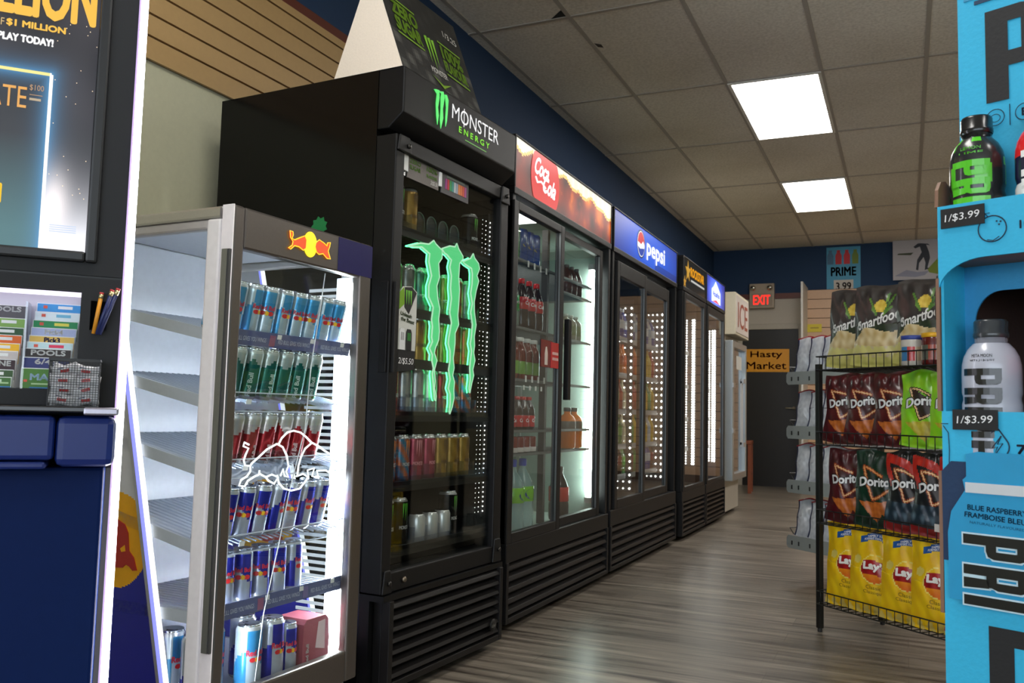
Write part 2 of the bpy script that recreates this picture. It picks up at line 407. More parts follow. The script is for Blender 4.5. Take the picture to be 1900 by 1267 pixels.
# blue bottle poster and snowboarder poster
t = thing('wall_poster', 'pale blue price poster with coloured bottles on dark blue back wall', 'poster', p=(-.69, YB - .001, 2.40))
b = MB()
b.box(-.2, .2, -.006, 0, 0, .64, CARD, c(70, 150, 185))
for i, (cc, hh) in enumerate(((c(70, 110, 140), .02), (c(190, 40, 45), .02), (c(200, 40, 50), .02), (c(110, 130, 40), .02))):
    x = -.155 + i * .098
    b.prism([(x - .036, .42), (x + .036, .42), (x + .038, .53), (x + .02, .57), (x + .02, .60), (x - .02, .60), (x - .02, .57), (x - .038, .53)], -.0075, -.006, CARD, cc)
b.text('PRIME', flat(0, .27, -.0072), .115, CARD, c(18, 28, 40), w=.30, bold=.04)
b.box(-.115, .115, -.0072, -.006, .02, .22, CARD, c(200, 190, 178)); b.text('3.99', flat(0, .09, -.0085), .10, CARD, c(45, 25, 20), w=.18, bold=.03)
b.build('sheet', t)
t = thing('wall_poster', 'white poster of a leaping snowboarder beside dark blue wall band', 'poster', p=(.13, YB - .07, 2.58))
b = MB(); b.box(-.25, .27, -.006, 0, 0, .487, CARD, c(178, 172, 176))
b.prism([(-.02, .33), (-.19, .325), (-.2, .31), (-.05, .30)], -.008, -.006, CARD, c(60, 66, 40))
b.prism([(.03, .44), (.06, .44), (.14, .43), (.16, .41), (.12, .42), (.15, .33), (.16, .26), (.13, .14), (.15, .13), (.10, .11), (.11, .2), (.09, .27), (.04, .20), (.03, .11), (.005, .12), (.02, .24), (.07, .33), (.05, .40), (.0, .38), (-.02, .40)], -.008, -.006, CARD, c(36, 38, 48))
b.prism([(.13, .12), (.27, .28), (.27, .05), (.15, .08)], -.0075, -.006, CARD, c(120, 135, 30))
b.prism([(-.23, .05), (-.1, .12), (.02, .09), (.15, .10), (.1, .05), (0, .03)], -.0072, -.006, CARD, c(140, 140, 158))
b.build('sheet', t)
t = thing('price_card', 'small yellow card at the edge of the slatted back wall panel', 'card', p=(-1.03, YB - .078, 1.96))
b = MB(); b.box(-.085, .085, -.004, 0, 0, .10, CARD, c(205, 185, 40)); b.box(-.05, .05, -.0048, -.004, .045, .06, CARD, c(150, 125, 40)); b.build('card', t)
# wooden stool behind the ice box
t = thing('wooden_stool', 'reddish brown wooden stool half hidden behind the white ice box', 'stool', p=(-1.80, 10.4, 0), rz=.1)
b = MB(); b.box(-.17, .17, -.17, .17, .56, .60, SATIN, c(120, 58, 28)); b.build('seat', t, bevel=.005)
for sx in (-1, 1):
    for sy in (-1, 1):
        b = MB(); b.box(sx * .145 - .02, sx * .145 + .02, sy * .145 - .02, sy * .145 + .02, 0, .56, SATIN, c(120, 58, 28)); b.build('leg', t)
b = MB()
for sx in (-1, 1): b.box(sx * .145 - .012, sx * .145 + .012, -.125, .125, .2, .235, SATIN, c(120, 58, 28))
b.build('stretcher', t)

# ================================================================ coolers
def shell(b, x0, x1, y0, y1, z0, z1, t, m, oc, im, ic, floor_t=None):
    """open-fronted cabinet: outer skin and inner liner"""
    ft = floor_t or t
    for (a0, a1, b0, b1, c0, c1) in ((x0, x0 + t, y0, y1, z0, z1), (x1 - t, x1, y0, y1, z0, z1), (x0 + t, x1 - t, y1 - t, y1, z0, z1), (x0 + t, x1 - t, y0, y1 - t, z1 - t, z1), (x0 + t, x1 - t, y0, y1 - t, z0, z0 + ft)):
        b.box(a0, a1, b0, b1, c0, c1, m, oc)
    e = .0015; X0, X1, Y1, Z0, Z1 = x0 + t + e, x1 - t - e, y1 - t - e, z0 + ft + e, z1 - t - e
    b.add([(X0, y0, Z0), (X0, Y1, Z0), (X0, Y1, Z1), (X0, y0, Z1)], [(0, 3, 2, 1)], im, ic)
    b.add([(X1, y0, Z0), (X1, Y1, Z0), (X1, Y1, Z1), (X1, y0, Z1)], [(0, 1, 2, 3)], im, ic)
    b.add([(X0, Y1, Z0), (X1, Y1, Z0), (X1, Y1, Z1), (X0, Y1, Z1)], [(0, 1, 2, 3)], im, ic)
    b.add([(X0, y0, Z1), (X1, y0, Z1), (X1, Y1, Z1), (X0, Y1, Z1)], [(0, 3, 2, 1)], im, ic)
    b.add([(X0, y0, Z0), (X1, y0, Z0), (X1, Y1, Z0), (X0, Y1, Z0)], [(0, 1, 2, 3)], im, ic)
def frame_mb(x0, x1, z0, z1, y0, y1, ml, mr, mb, mt, m, col):
    b = MB()
    b.box(x0, x0 + ml, y0, y1, z0, z1, m, col); b.box(x1 - mr, x1, y0, y1, z0, z1, m, col)
    b.box(x0 + ml, x1 - mr, y0, y1, z0, z0 + mb, m, col); b.box(x0 + ml, x1 - mr, y0, y1, z1 - mt, z1, m, col); return b
def wire_shelf(t, x0, x1, y0, y1, z, col, step=.028, lip=(.02, .012)):
    b = MB(); m = SATIN
    for y in (y0, (y0 + y1) / 2, y1): b.box(x0, x1, y - .003, y + .003, z - .010, z - .003, m, col)
    x = x0 + step / 2
    while x < x1: b.box(x - .0018, x + .0018, y0, y1, z - .004, z, m, col); x += step
    b.box(x0, x1, y0 - .006, y0 - .003, z - lip[0], z + lip[1], m, col)
    return b.build('shelf', t)
def led_strip_and_reflections(t, x, y, z0, z1, pitch, r, cols=((0, 1.0),), name='led_strip_and_reflections', em=None, along='x'):  # first column is the strip; extra glowing columns imitate its wall reflections
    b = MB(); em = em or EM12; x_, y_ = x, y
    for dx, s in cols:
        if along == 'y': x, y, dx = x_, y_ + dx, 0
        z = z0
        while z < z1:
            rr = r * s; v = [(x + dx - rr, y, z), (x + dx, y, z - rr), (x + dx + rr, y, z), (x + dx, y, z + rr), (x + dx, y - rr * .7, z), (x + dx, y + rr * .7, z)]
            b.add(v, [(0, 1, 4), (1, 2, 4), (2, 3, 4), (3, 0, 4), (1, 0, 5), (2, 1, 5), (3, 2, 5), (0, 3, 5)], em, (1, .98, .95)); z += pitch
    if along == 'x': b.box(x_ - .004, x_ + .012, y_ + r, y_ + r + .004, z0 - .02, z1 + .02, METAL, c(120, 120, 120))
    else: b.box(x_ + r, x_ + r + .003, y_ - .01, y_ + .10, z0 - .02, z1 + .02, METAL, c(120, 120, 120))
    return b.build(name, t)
def grille(t, x0, x1, z0, z1, n, y0=0.0, col=c(20, 18, 18), m=None):
    m = m or BLKPL; b = MB()
    b.box(x0, x1, y0 + .03, y0 + .06, z0, z1, m, c(8, 8, 8))
    fr_ = .022
    b.box(x0, x0 + fr_, y0, y0 + .03, z0, z1, m, col); b.box(x1 - fr_, x1, y0, y0 + .03, z0, z1, m, col)
    b.box(x0 + fr_, x1 - fr_, y0, y0 + .03, z0, z0 + .02, m, col)
    hh = (z1 - z0 - .02) / n
    for i in range(n):
        z = z0 + .02 + i * hh
        b.prism([(y0 + .002, z + hh * .30), (y0 + .008, z + hh * .62), (y0 + .034, z + hh * .98), (y0 + .034, z + hh * .55), (y0 + .018, z + hh * .1)], x0 + fr_, x1 - fr_, m, col, axis='x')
    return b.build('grille', t, bevel=.002)

def cooler(name, label, fr, W, D, doors, header, inner=c(40, 42, 44), body=c(16, 16, 17), header_z=(1.79, 2.0), top=2.01, gz=(.385, 1.70), dz=(.345, 1.735), light='led', nslat=5, shelves=(), shelf_col=c(150, 150, 150), gmat=None, gx=.045, sx=.05, sy=.135, sk=(0, 0)):
    t = thing(name, label, 'cooler', fr)
    b = MB(); shell(b, 0, W, .075, D, .30, header_z[0], .03, MIRROR, body, SATIN, inner)
    b.box(0, W, .075, D, header_z[0], top, MIRROR, body)
    b.box(0, W, .10, D, .03, .30, MIRROR, body); b.box(.02, W - .02, .14, D - .05, 0, .03, SATIN, BLACK)
    b.build('body', t)
    b = MB(); h0, h1 = header_z
    b.box(0, W, 0.006, .075, h0 - .03, h0, BLKPL, body); b.box(0, W, .006, .075, h1, top, BLKPL, body)
    b.box(0, .012, .006, .075, h0, h1, BLKPL, body); b.box(W - .012, W, .006, .075, h0, h1, BLKPL, body)
    b.build('header_frame', t, bevel=.003)
    header(t, W, h0, h1)
    b = MB(); b.box(0, W, .004, .10, .27, dz[0], BLKPL, body)
    b.box(0, .03, .012, .10, dz[0], h0 - .03, BLKPL, body); b.box(W - .03, W, .012, .10, dz[0], h0 - .03, BLKPL, body)
    b.build('door_surround', t, bevel=.003)
    for i, (a0, a1) in enumerate(doors):
        yy = (0.0, .035) if i == 0 else (.022, .057)
        d = frame_mb(a0, a1, dz[0], dz[1], yy[0] + .004, yy[1], gx, gx, gz[0] - dz[0], dz[1] - gz[1], BLKPL, c(22, 21, 21)).build('door', t, bevel=.003)
        g = MB(); g.box(a0 + gx - .002, a1 - gx + .002, yy[0] + .016, yy[0] + .019, gz[0] - .002, gz[1] + .002, gmat or GLC); g.build('glass', d)
        g = MB()
        for xx in (a0 + gx, a1 - gx - .004): g.box(xx, xx + .004, yy[0] + .006, yy[0] + .014, gz[0], gz[1], METAL, c(110, 112, 112))
        g.build('edge_strip', d)
    grille(t, sk[0], W - sk[1], .035, .272, nslat)
    for z in shelves: wire_shelf(t, .05, W - sx, sy, D - .1, z, shelf_col, lip=(.008, .002) if light == 'tube' else (.02, .012))
    return t

# ---- header graphics
def cola_header(t, W, h0, h1):
    rnd = random.Random(3)
    blobs = [(rnd.random(), rnd.random() * .8, rnd.uniform(.02, .07)) for _ in range(46)]
    def colf(u, v):
        x = u * 5.9
        line = .80 + .05 * math.sin(x * 3.1) + .04 * math.sin(x * 7.3 + 1) - .28 * max(0, u - .45)
        if u < .14: line = .84 - .1 * math.sin(u * 30)
        if v > line + .04: return lerp(c(255, 252, 236), c(230, 225, 200), abs(math.sin(x * 9)) * .6)
        if v > line - .03: return c(250, 205, 110)
        k = .5 + .5 * math.sin(x * 4.4 + v * 3) * math.cos(x * 2.3 - v * 4)
        for bx, by, br in blobs:
            dd = math.hypot((u - bx) * 5.9, (v - by) * 1.0)
            if dd < br * 3: k += .25 * (1 - dd / (br * 3))
        k = k * (.30 + .55 * v) * (.55 + .6 * min(1, max(0, u - .2) * 2.5))
        if k < .35: return lerp(c(66, 10, 6), c(150, 40, 8), k / .35)
        if k < .7: return lerp(c(150, 40, 8), c(240, 120, 20), (k - .35) / .35)
        return lerp(c(240, 120, 20), c(255, 190, 60), (k - .7) / .3)
    b = MB(); L, H = W - .024, h1 - h0
    b.grid(150, 26, lambda u, v: (.012 + u * L, .010, h0 + v * H), EM1, colf, False)
    cx, rx, cz = .335, .165, h0 + H * .5
    pts = []
    for i in range(40):
        a = 2 * PI * i / 40; pts.append((cx + rx * math.cos(a), max(h0 + .001, min(h1 - .001, cz + rx * 1.02 * math.sin(a)))))
    b.add([(p[0], .0085, p[1]) for p in pts], [list(range(40))], EM1, c(222, 22, 22))
    b.text('Coca', flat(.285, cz + .0, .007, R(-3)), .082, EM1, (1, 1, 1), w=.165, bold=.05, shear=.5, align='c')
    b.text('Cola', flat(.375, cz - .062, .0068, R(-3)), .082, EM1, (1, 1, 1), w=.155, bold=.05, shear=.5, align='c')
    b.tube([(.215, .0066, cz - .01), (.235, .0066, cz - .03), (.28, .0066, cz - .018), (.33, .0066, cz - .035)], .005, EM1, (1, 1, 1), 4)
    b.build('lit_header', t)
def pepsi_header(t, W, h0, h1):
    H = h1 - h0; L = W - .024
    def colf(u, v):
        k = 1 - min(1, math.hypot((u - .52) * 1.6, (v - .5) * .9)); q = lerp(c(8, 34, 130), c(34, 96, 226), k * 1.5)
        if v < .22 and u > .6: q = lerp(q, c(5, 20, 90), .5)
        return q
    b = MB(); b.grid(60, 14, lambda u, v: (.012 + u * L, .010, h0 + v * H), EM1, colf, False)
    cx, cz, r = .535, h0 + H * .52, .078
    def disc(rr, y, col, z0=-9, z1=9):
        p = [(cx + rr * math.cos(2 * PI * i / 28), cz + max(z0, min(z1, rr * math.sin(2 * PI * i / 28)))) for i in range(28)]
        b.add([(a, y, q) for a, q in p], [list(range(28))], EM1, col)
    disc(r * 1.12, .0088, c(10, 30, 90)); disc(r, .0080, (1, 1, 1))
    p = [(cx + r * .93 * math.cos(a), cz + r * .93 * math.sin(a)) for a in [PI * (.02 + .96 * i / 14) for i in range(15)]] + [(cx - r * .55, cz + r * .05), (cx, cz - r * .02), (cx + r * .5, cz + r * .30)]
    b.add([(a, .0072, q) for a, q in p], [list(range(len(p)))], EM1, c(214, 30, 45))
    p = [(cx + r * .93 * math.cos(a), cz + r * .93 * math.sin(a)) for a in [PI * (1.1 + .82 * i / 14) for i in range(15)]] + [(cx + r * .4, cz - r * .30), (cx - r * .3, cz - r * .42)]
    b.add([(a, .0072, q) for a, q in p], [list(range(len(p)))], EM1, c(14, 60, 170))
    b.text('pepsi', flat(.88, cz - .075, .007), .135, EM1, (1, 1, 1), w=.44, bold=.035)
    b.build('lit_header', t)
def star_header(t, W, h0, h1):
    b = MB(); b.box(.012, W - .012, .010, .014, h0, h1, GLOSSP, c(20, 22, 20))
    def star(cx, cz, r, col):
        b.add([(cx + (r if i % 2 == 0 else r * .42) * math.sin(PI * i / 5), .0085, cz + (r if i % 2 == 0 else r * .42) * math.cos(PI * i / 5)) for i in range(10)], [list(range(10))[::-1]], EM1, col)
    star(.15, h0 + .125, .085, c(200, 150, 40)); star(.05, h0 + .035, .05, c(190, 140, 30))
    b.text('ROCKSTAR', flat(.46, h0 + .10, .008), .07, EM1, c(215, 145, 30), w=.46, bold=.05)
    b.box(.25, .70, .007, .009, h0 + .065, h0 + .078, EM1, c(190, 190, 185)); b.build('lit_header', t)
def water_header(t, W, h0, h1):
    H = h1 - h0; L = W - .024
    def colf(u, v):
        k = math.exp(-(((u - .46) * 3.2) ** 2 + ((v - .45) * 1.6) ** 2)); return lerp(c(18, 14, 110), c(90, 120, 255), k * 1.4)
    b = MB(); b.grid(30, 14, lambda u, v: (.012 + u * L, .010, h0 + v * H), EM2, colf, False)
    b.add([(p[0], .0085, h0 + p[1]) for p in ((.2, .02), (.56, .02), (.56, .12), (.46, .16), (.36, .20), (.28, .15), (.2, .12))], [list(range(7))], EM2, c(225, 235, 255))
    b.text('Aquafina', flat(.38, h0 + .055, .0075), .06, EM2, c(30, 50, 200), w=.28, bold=.04)
    b.add([(.22, .0078, h0 + .02), (.54, .0078, h0 + .02), (.38, .0078, h0 + .045)], [(0, 1, 2)], EM2, c(210, 70, 90)); b.build('lit_header', t)

coke = cooler('double_door_cooler', 'black two door drinks cooler with lit red and cola coloured header', CK, 1.285, .84,
    [(.0, .575), (.585, 1.20)], cola_header, inner=c(150, 166, 158), shelves=(1.53, 1.235, 1.01, .79, .69), light='tube', nslat=5, shelf_col=c(110, 114, 114), sx=.13, sy=.075)
b = MB(); b.box(1.205, 1.235, .080, .105, .43, 1.64, EMT, (.86, 1.0, .93)); b.build('light_tube', coke)
b = MB(); b.box(.628, .665, -.004, .021, .93, 1.31, BLKPL, c(8, 8, 8)); b.build('door_handle', coke, bevel=.003)
b = MB(); b.box(1.20, 1.24, .078, .11, 1.64, 1.67, SATIN, c(200, 200, 200)); b.box(1.20, 1.24, .078, .11, .40, .43, SATIN, c(200, 200, 200)); b.build('tube_holder', coke)
b = MB(); b.box(.06, .5, .12, .5, 1.748, 1.755, EM5, (1, .97, .93)); b.build('ceiling_lamp', coke)
b = MB()
for x in (.035, 1.225):
    b.box(x, x + .02, .5, .52, .4, 1.7, METAL, c(190, 190, 190))
b.build('shelf_rail', coke)
b = MB(); b.box(.575, .60, .09, .12, .36, 1.73, SATIN, c(60, 60, 60)); b.build('mullion', coke)
b = MB(); b.box(.33, .46, .010, .013, 1.07, 1.19, GLOSSP, c(120, 20, 16)); b.box(.44, .53, .006, .0095, 1.07, 1.185, GLOSSP, c(196, 22, 30))
for zz in (1.13, 1.105): b.box(.45, .52, .005, .0058, zz, zz + .012, GLOSSP, c(225, 170, 170))
b.prism([(.37, 1.08), (.40, 1.08), (.40, 1.13), (.39, 1.16), (.38, 1.16), (.37, 1.13)], .008, .0098, GLOSSP, c(225, 215, 205)); b.build('door_sticker', coke)

PF = Frame(CK.x, CK.y + 1.325, 90)
pep = cooler('double_door_cooler', 'black two door drinks cooler with glowing blue header beside the cola cooler', PF, 1.445, .84,
    [(.07, .665), (.64, 1.30)], pepsi_header, inner=c(92, 88, 86), gz=(.405, 1.64), dz=(.355, 1.72), shelves=(1.33, 1.11, .89, .68, .50), nslat=5)
led_strip_and_reflections(pep, .667, .102, .42, 1.56, .041, .008, ((0, 1.0), (.04, .7), (.075, .5)), along='y')
led_strip_and_reflections(pep, 1.40, .099, .45, 1.60, .043, .0095, ((0, 1.0), (.037, .75), (.068, .6), (.098, .5)), along='y')
RF = Frame(CK.x + .02, CK.y + 2.87, 90)
roc = cooler('single_door_cooler', 'black single door cooler with gold star header between blue headers', RF, .765, .86,
    [(.03, .735)], star_header, inner=c(110, 100, 95), gz=(.37, 1.71), dz=(.34, 1.75), shelves=(1.36, 1.1, .85, .62), nslat=6)
led_strip_and_reflections(roc, .723, .088, .50, 1.64, .020, .009, ((0, 1.1), (.013, 1.0), (.06, .8), (.08, .8), (.10, .7)), along='y')
AF = Frame(CK.x + .02, CK.y + 3.665, 90)
aqu = cooler('single_door_cooler', 'black single door cooler with glowing violet blue header next to ice box', AF, .765, .86,
    [(.03, .735)], water_header, inner=c(80, 92, 110), gz=(.37, 1.69), dz=(.34, 1.75), shelves=(1.36, 1.1, .85, .62), nslat=6)
led_strip_and_reflections(aqu, .723, .087, .49, 1.62, .020, .0098, ((0, 1.2), (.018, 1.1), (.045, .9), (.065, .8), (.085, .8)), along='y')

# ---- ice box
IF = Frame(CK.x, CK.y + 4.445, 90)
t = thing('ice_merchandiser', 'white ice storage box with angled ICE sign and glass door', 'ice box', IF)
b = MB(); b.box(0, .85, 0.02, .80, .03, 1.94, SATIN, c(196, 188, 176)); b.box(.03, .82, .06, .75, 0, .03, SATIN, BLACK); b.build('body', t, bevel=.008)
b = MB(); b.box(.14, .84, -.075, .019, 1.60, 1.98, SATIN, c(205, 196, 172)); b.build('sign_box', t, bevel=.006)
b = MB(); b.box(.165, .815, -.079, -.0755, 1.625, 1.955, GLOSSP, c(222, 214, 208)); b.text('ICE', flat(.49, 1.67, -.081), .235, GLOSSP, c(165, 45, 38), w=.50, bold=.01); b.build('sign_face', t)
d = frame_mb(.14, .86, .31, 1.55, -.055, .018, .07, .05, .06, .06, METAL, c(186, 192, 194)).build('door', t, bevel=.006)
b = MB(); b.box(.205, .815, -.02, -.017, .365, 1.495, GLT); b.build('glass', d)
b = MB(); b.box(.21, .81, .006, .012, .365, 1.495, SATIN, c(150, 140, 112))
for k in range(15): b.box(.21, .81, .003, .007, .40 + k * .075, .405 + k * .075, SATIN, c(70, 60, 45))
b.build('slatted_liner', d)
b = MB(); b.box(.50, .56, -.072, -.056, .62, 1.20, SATIN, c(205, 205, 205)); b.box(.50, .56, -.09, -.056, .6, .64, METAL, c(200, 200, 200)); b.box(.50, .56, -.09, -.056, 1.18, 1.22, METAL, c(200, 200, 200)); b.build('door_handle', d)
b = MB(); b.box(.30, .55, -.060, -.0555, 1.30, 1.42, CARD, c(200, 196, 188)); b.build('notice', d)
for z in (.75, 1.15):
    b = MB(); b.box(.12, .2, -.065, -.054, z - .02, z + .02, METAL, c(190, 190, 188)); b.build('hinge', t)

# ================================================================ black single door energy cooler, nearest of the tall row
HC = [[(.163, 1.917), (.175, 1.921), (.195, 1.924), (.197, 1.899), (.19, 1.864), (.196, 1.838), (.19, 1.806), (.182, 1.834), (.177, 1.874), (.181, 1.907)],
      [(.195, 1.921), (.22, 1.928), (.228, 1.909), (.22, 1.869), (.224, 1.838), (.211, 1.799), (.205, 1.827), (.207, 1.865), (.205, 1.902), (.208, 1.917)],
      [(.228, 1.921), (.242, 1.924), (.253, 1.909), (.25, 1.865), (.247, 1.836), (.24, 1.815), (.238, 1.847), (.24, 1.881), (.234, 1.907)]]
CLAWS = [[(.12, 1.392), (.184, 1.413), (.236, 1.419), (.265, 1.437), (.279, 1.427), (.318, 1.413), (.319, 1.386), (.299, 1.365), (.307, 1.318), (.292, 1.286), (.3, 1.245), (.315, 1.212), (.31, 1.175), (.317, 1.135), (.314, 1.106), (.295, 1.076), (.29, 1.06), (.307, 1.035), (.294, 1.004), (.301, .966), (.297, .941), (.31, .916), (.307, .9), (.301, .906), (.294, .935), (.29, .959), (.283, .988), (.288, 1.009), (.277, 1.033), (.279, 1.053), (.261, 1.073), (.277, 1.096), (.271, 1.112), (.274, 1.148), (.267, 1.17), (.275, 1.213), (.246, 1.244), (.244, 1.28), (.259, 1.316), (.24, 1.361), (.243, 1.388), (.196, 1.402), (.155, 1.395)],
 [(.317, 1.419), (.367, 1.437), (.402, 1.44), (.413, 1.454), (.426, 1.438), (.457, 1.416), (.457, 1.406), (.435, 1.387), (.432, 1.337), (.44, 1.294), (.437, 1.238), (.433, 1.201), (.441, 1.17), (.419, 1.138), (.42, 1.102), (.416, 1.075), (.411, 1.049), (.419, 1.017), (.411, .991), (.424, .968), (.421, .939), (.425, .913), (.414, .88), (.4, .857), (.396, .864), (.401, .892), (.4, .925), (.386, .944), (.396, .976), (.384, 1.008), (.392, 1.041), (.39, 1.074), (.377, 1.098), (.38, 1.121), (.394, 1.172), (.38, 1.207), (.389, 1.256), (.381, 1.292), (.384, 1.335), (.372, 1.364), (.381, 1.39), (.352, 1.403), (.336, 1.406)],
 [(.458, 1.397), (.512, 1.419), (.529, 1.438), (.539, 1.424), (.569, 1.408), (.577, 1.39), (.559, 1.362), (.573, 1.345), (.556, 1.304), (.545, 1.264), (.548, 1.226), (.563, 1.182), (.552, 1.137), (.556, 1.106), (.551, 1.079), (.562, 1.052), (.548, 1.017), (.556, .997), (.544, .969), (.538, .952), (.532, .934), (.527, .949), (.533, .983), (.527, 1.023), (.532, 1.057), (.537, 1.084), (.526, 1.11), (.533, 1.136), (.537, 1.18), (.523, 1.223), (.533, 1.256), (.519, 1.292), (.527, 1.325), (.527, 1.364), (.52, 1.382), (.477, 1.39)]]
NEONG = (.02, .86, .22)
mo = thing('energy_drink_cooler', 'tall black cooler with green claw neon on its glass door', 'cooler', MO)
bk = c(11, 11, 12)
b = MB(); shell(b, 0, .75, .10, .78, .34, 1.72, .035, MIRROR, c(9, 9, 10), SATIN, c(30, 24, 20))
b.box(0, .75, .10, .78, 1.72, 1.937, MIRROR, c(9, 9, 10)); b.box(0, .75, .10, .78, .03, .34, MIRROR, c(9, 9, 10)); b.box(.03, .72, .14, .74, 0, .03, SATIN, BLACK); b.build('body', mo)
b = MB(); b.prism([(0, 1.79), (0, 1.937), (.10, 1.937), (.10, 1.745), (.055, 1.745)], 0, .75, BLKPL, bk, axis='x')
b.build('header', mo, bevel=.005)
b = MB()
for q in HC: b.prism(q, -.003, -.0008, EM1, (.10, .85, .16))
b.text('MONSTER', flat(.445, 1.858, -.0015), .050, EM1, (.9, .9, .9), w=.33, bold=.0)
b.box(.357, .361, -.0018, -.0014, 1.85, 1.915, EM1, (.9, .9, .9))
b.text('E N E R G Y', flat(.435, 1.823, -.0015), .022, EM1, (.22, .75, .02), w=.215, bold=.03)
b.box(.37, .52, -.0018, -.0014, 1.806, 1.809, EM1, (.08, .35, .02)); b.build('header_logo', mo)
dr = frame_mb(.0, .745, .315, 1.725, .022, .10, .047, .058, .060, .050, BLKPL, c(15, 15, 16))
for x0, x1, z0, z1 in ((.0, .075, 1.672, 1.725), (.675, .745, 1.66, 1.725), (.0, .05, .315, .385), (.68, .745, .315, .40)):
    dr.prism([(x0, z0), (x1, z0), (x1 - .01, z1), (x0 + .01, z1)], -.0 + .014, .022, BLKPL, c(18, 18, 19))
door = dr.build('door', mo, bevel=.004)
g = MB(); g.box(.045, .690, .040, .044, .372, 1.677, GLD); g.build('glass', door)
g = MB(); g.box(-.006, .006, .030, .060, .98, 1.26, BLKPL, c(12, 12, 12)); g.box(.008, .014, .010, .022, .98, 1.26, BLKPL, c(30, 30, 30)); g.build('door_handle', door, bevel=.002)
g = MB(); g.lathe([(0, 0), (.009, 0), (.010, .006), (.006, .011), (0, .011)], METAL, c(120, 110, 95), 12); o = g.build('lock', door); o.location = (.115, .022, .345); o.rotation_euler = (PI / 2, 0, 0)
for x, z in ((.055, 1.695), (.715, 1.69), (.03, .345), (.72, .36)):
    g = MB(); g.lathe([(0, 0), (.008, 0), (.008, .006), (0, .007)], METAL, c(60, 58, 55), 8); o = g.build('bolt', door); o.location = (x, .014, z); o.rotation_euler = (PI / 2, 0, 0)
g = MB(); g.box(.617, .655, .0165, .0195, .408, .462, GLOSSP, c(20, 90, 170)); g.box(.625, .647, .0155, .0164, .43, .437, GLOSSP, c(120, 170, 210)); g.v = [(x + .073, y + .022, z - .010) for x, y, z in g.v]; g.build('energy_sticker', door)
# window stickers
g = MB(); g.box(.075, .205, .014, .018, 1.595, 1.668, CARD, c(110, 104, 100)); g.box(.057, .074, .010, .018, 1.612, 1.664, CARD, WHITE); g.box(.206, .216, .010, .018, 1.612, 1.66, CARD, WHITE)
g.text('ZERO', flat(.105, 1.645, .0132), .015, CARD, c(95, 140, 40), w=.045, bold=.05); g.text('SUGAR', flat(.105, 1.625, .0132), .015, CARD, c(95, 140, 40), w=.045, bold=.05)
g.text('100%', flat(.175, 1.642, .0132), .018, CARD, c(95, 140, 40), w=.045, bold=.05); g.text('FLAVOUR', flat(.175, 1.622, .0132), .012, CARD, c(95, 140, 40), w=.045, bold=.05)
g.text('2/$5.50', flat(.185, 1.602, .0132), .015, CARD, c(215, 215, 210), w=.03, shear=.2); g.v = [(.083 + (x - .075) * 1.415, y + .022, z + .012) for x, y, z in g.v]; g.build('door_sticker', door)
g = MB(); g.box(.228, .385, .014, .018, 1.58, 1.655, CARD, c(84, 82, 84))
for i, cc in enumerate((c(150, 60, 130), c(190, 50, 60), c(60, 150, 80), c(70, 150, 140), c(190, 195, 200), c(160, 170, 190), c(225, 140, 80), c(220, 120, 70), c(210, 90, 70), c(170, 80, 140))): g.box(.248 + i * .0125, .2585 + i * .0125, .0128, .0139, 1.598, 1.634, CARD, cc)
g.box(.255, .36, .0132, .0138, 1.640, 1.647, CARD, c(120, 130, 120)); g.v = [(.285 + (x - .228) * 1.146, y + .022, z + .026) for x, y, z in g.v]; g.build('door_sticker', door)
g = MB(); g.prism([(.078, 1.10), (.078, 1.22), (.095, 1.245), (.13, 1.25), (.155, 1.235), (.155, 1.07), (.15, .985), (.078, .975)], .010, .0135, CARD, c(205, 205, 198))
g.prism([(.078, 1.17), (.078, 1.225), (.097, 1.243), (.10, 1.19)], .009, .0099, CARD, c(120, 165, 30))
g.prism([(.10, 1.18), (.10, 1.243), (.13, 1.248), (.152, 1.232), (.12, 1.16)], .0088, .0099, CARD, c(26, 26, 26))
for q in (.106, .116, .126): g.prism([(q - .003, 1.235), (q + .004, 1.235), (q + .002, 1.19)], .0078, .0087, CARD, c(110, 190, 60))
g.text('Unleash', flat(.108, 1.150, .009, R(-8)), .013, CARD, c(50, 70, 20), w=.05, bold=.05); g.text('the Beast', flat(.115, 1.133, .009, R(-8)), .013, CARD, c(50, 70, 20), w=.06, bold=.05)
g.prism([(.078, .975), (.15, .985), (.152, 1.045), (.078, 1.045)], .0085, .0099, CARD, c(18, 18, 20))
for q, cc in ((.093, c(225, 225, 225)), (.122, c(22, 22, 22))):
    g.prism([(q - .012, 1.045), (q + .012, 1.045), (q + .012, 1.10), (q + .008, 1.112), (q - .008, 1.112), (q - .012, 1.10)], .0072, .0084, CARD, cc)
    for k in (-1, 0, 1): g.box(q + k * .005 - .001, q + k * .005 + .001, .0065, .0071, 1.075, 1.10, CARD, c(60, 150, 60) if q > .1 else c(120, 120, 120))
g.text('2/$5.50', flat(.113, .998, .0078), .022, CARD, WHITE, w=.066, shear=.15); g.v = [(.058 + (x - .078) * 1.26, y + .022, z + .010) for x, y, z in g.v]; g.build('door_sticker', door)
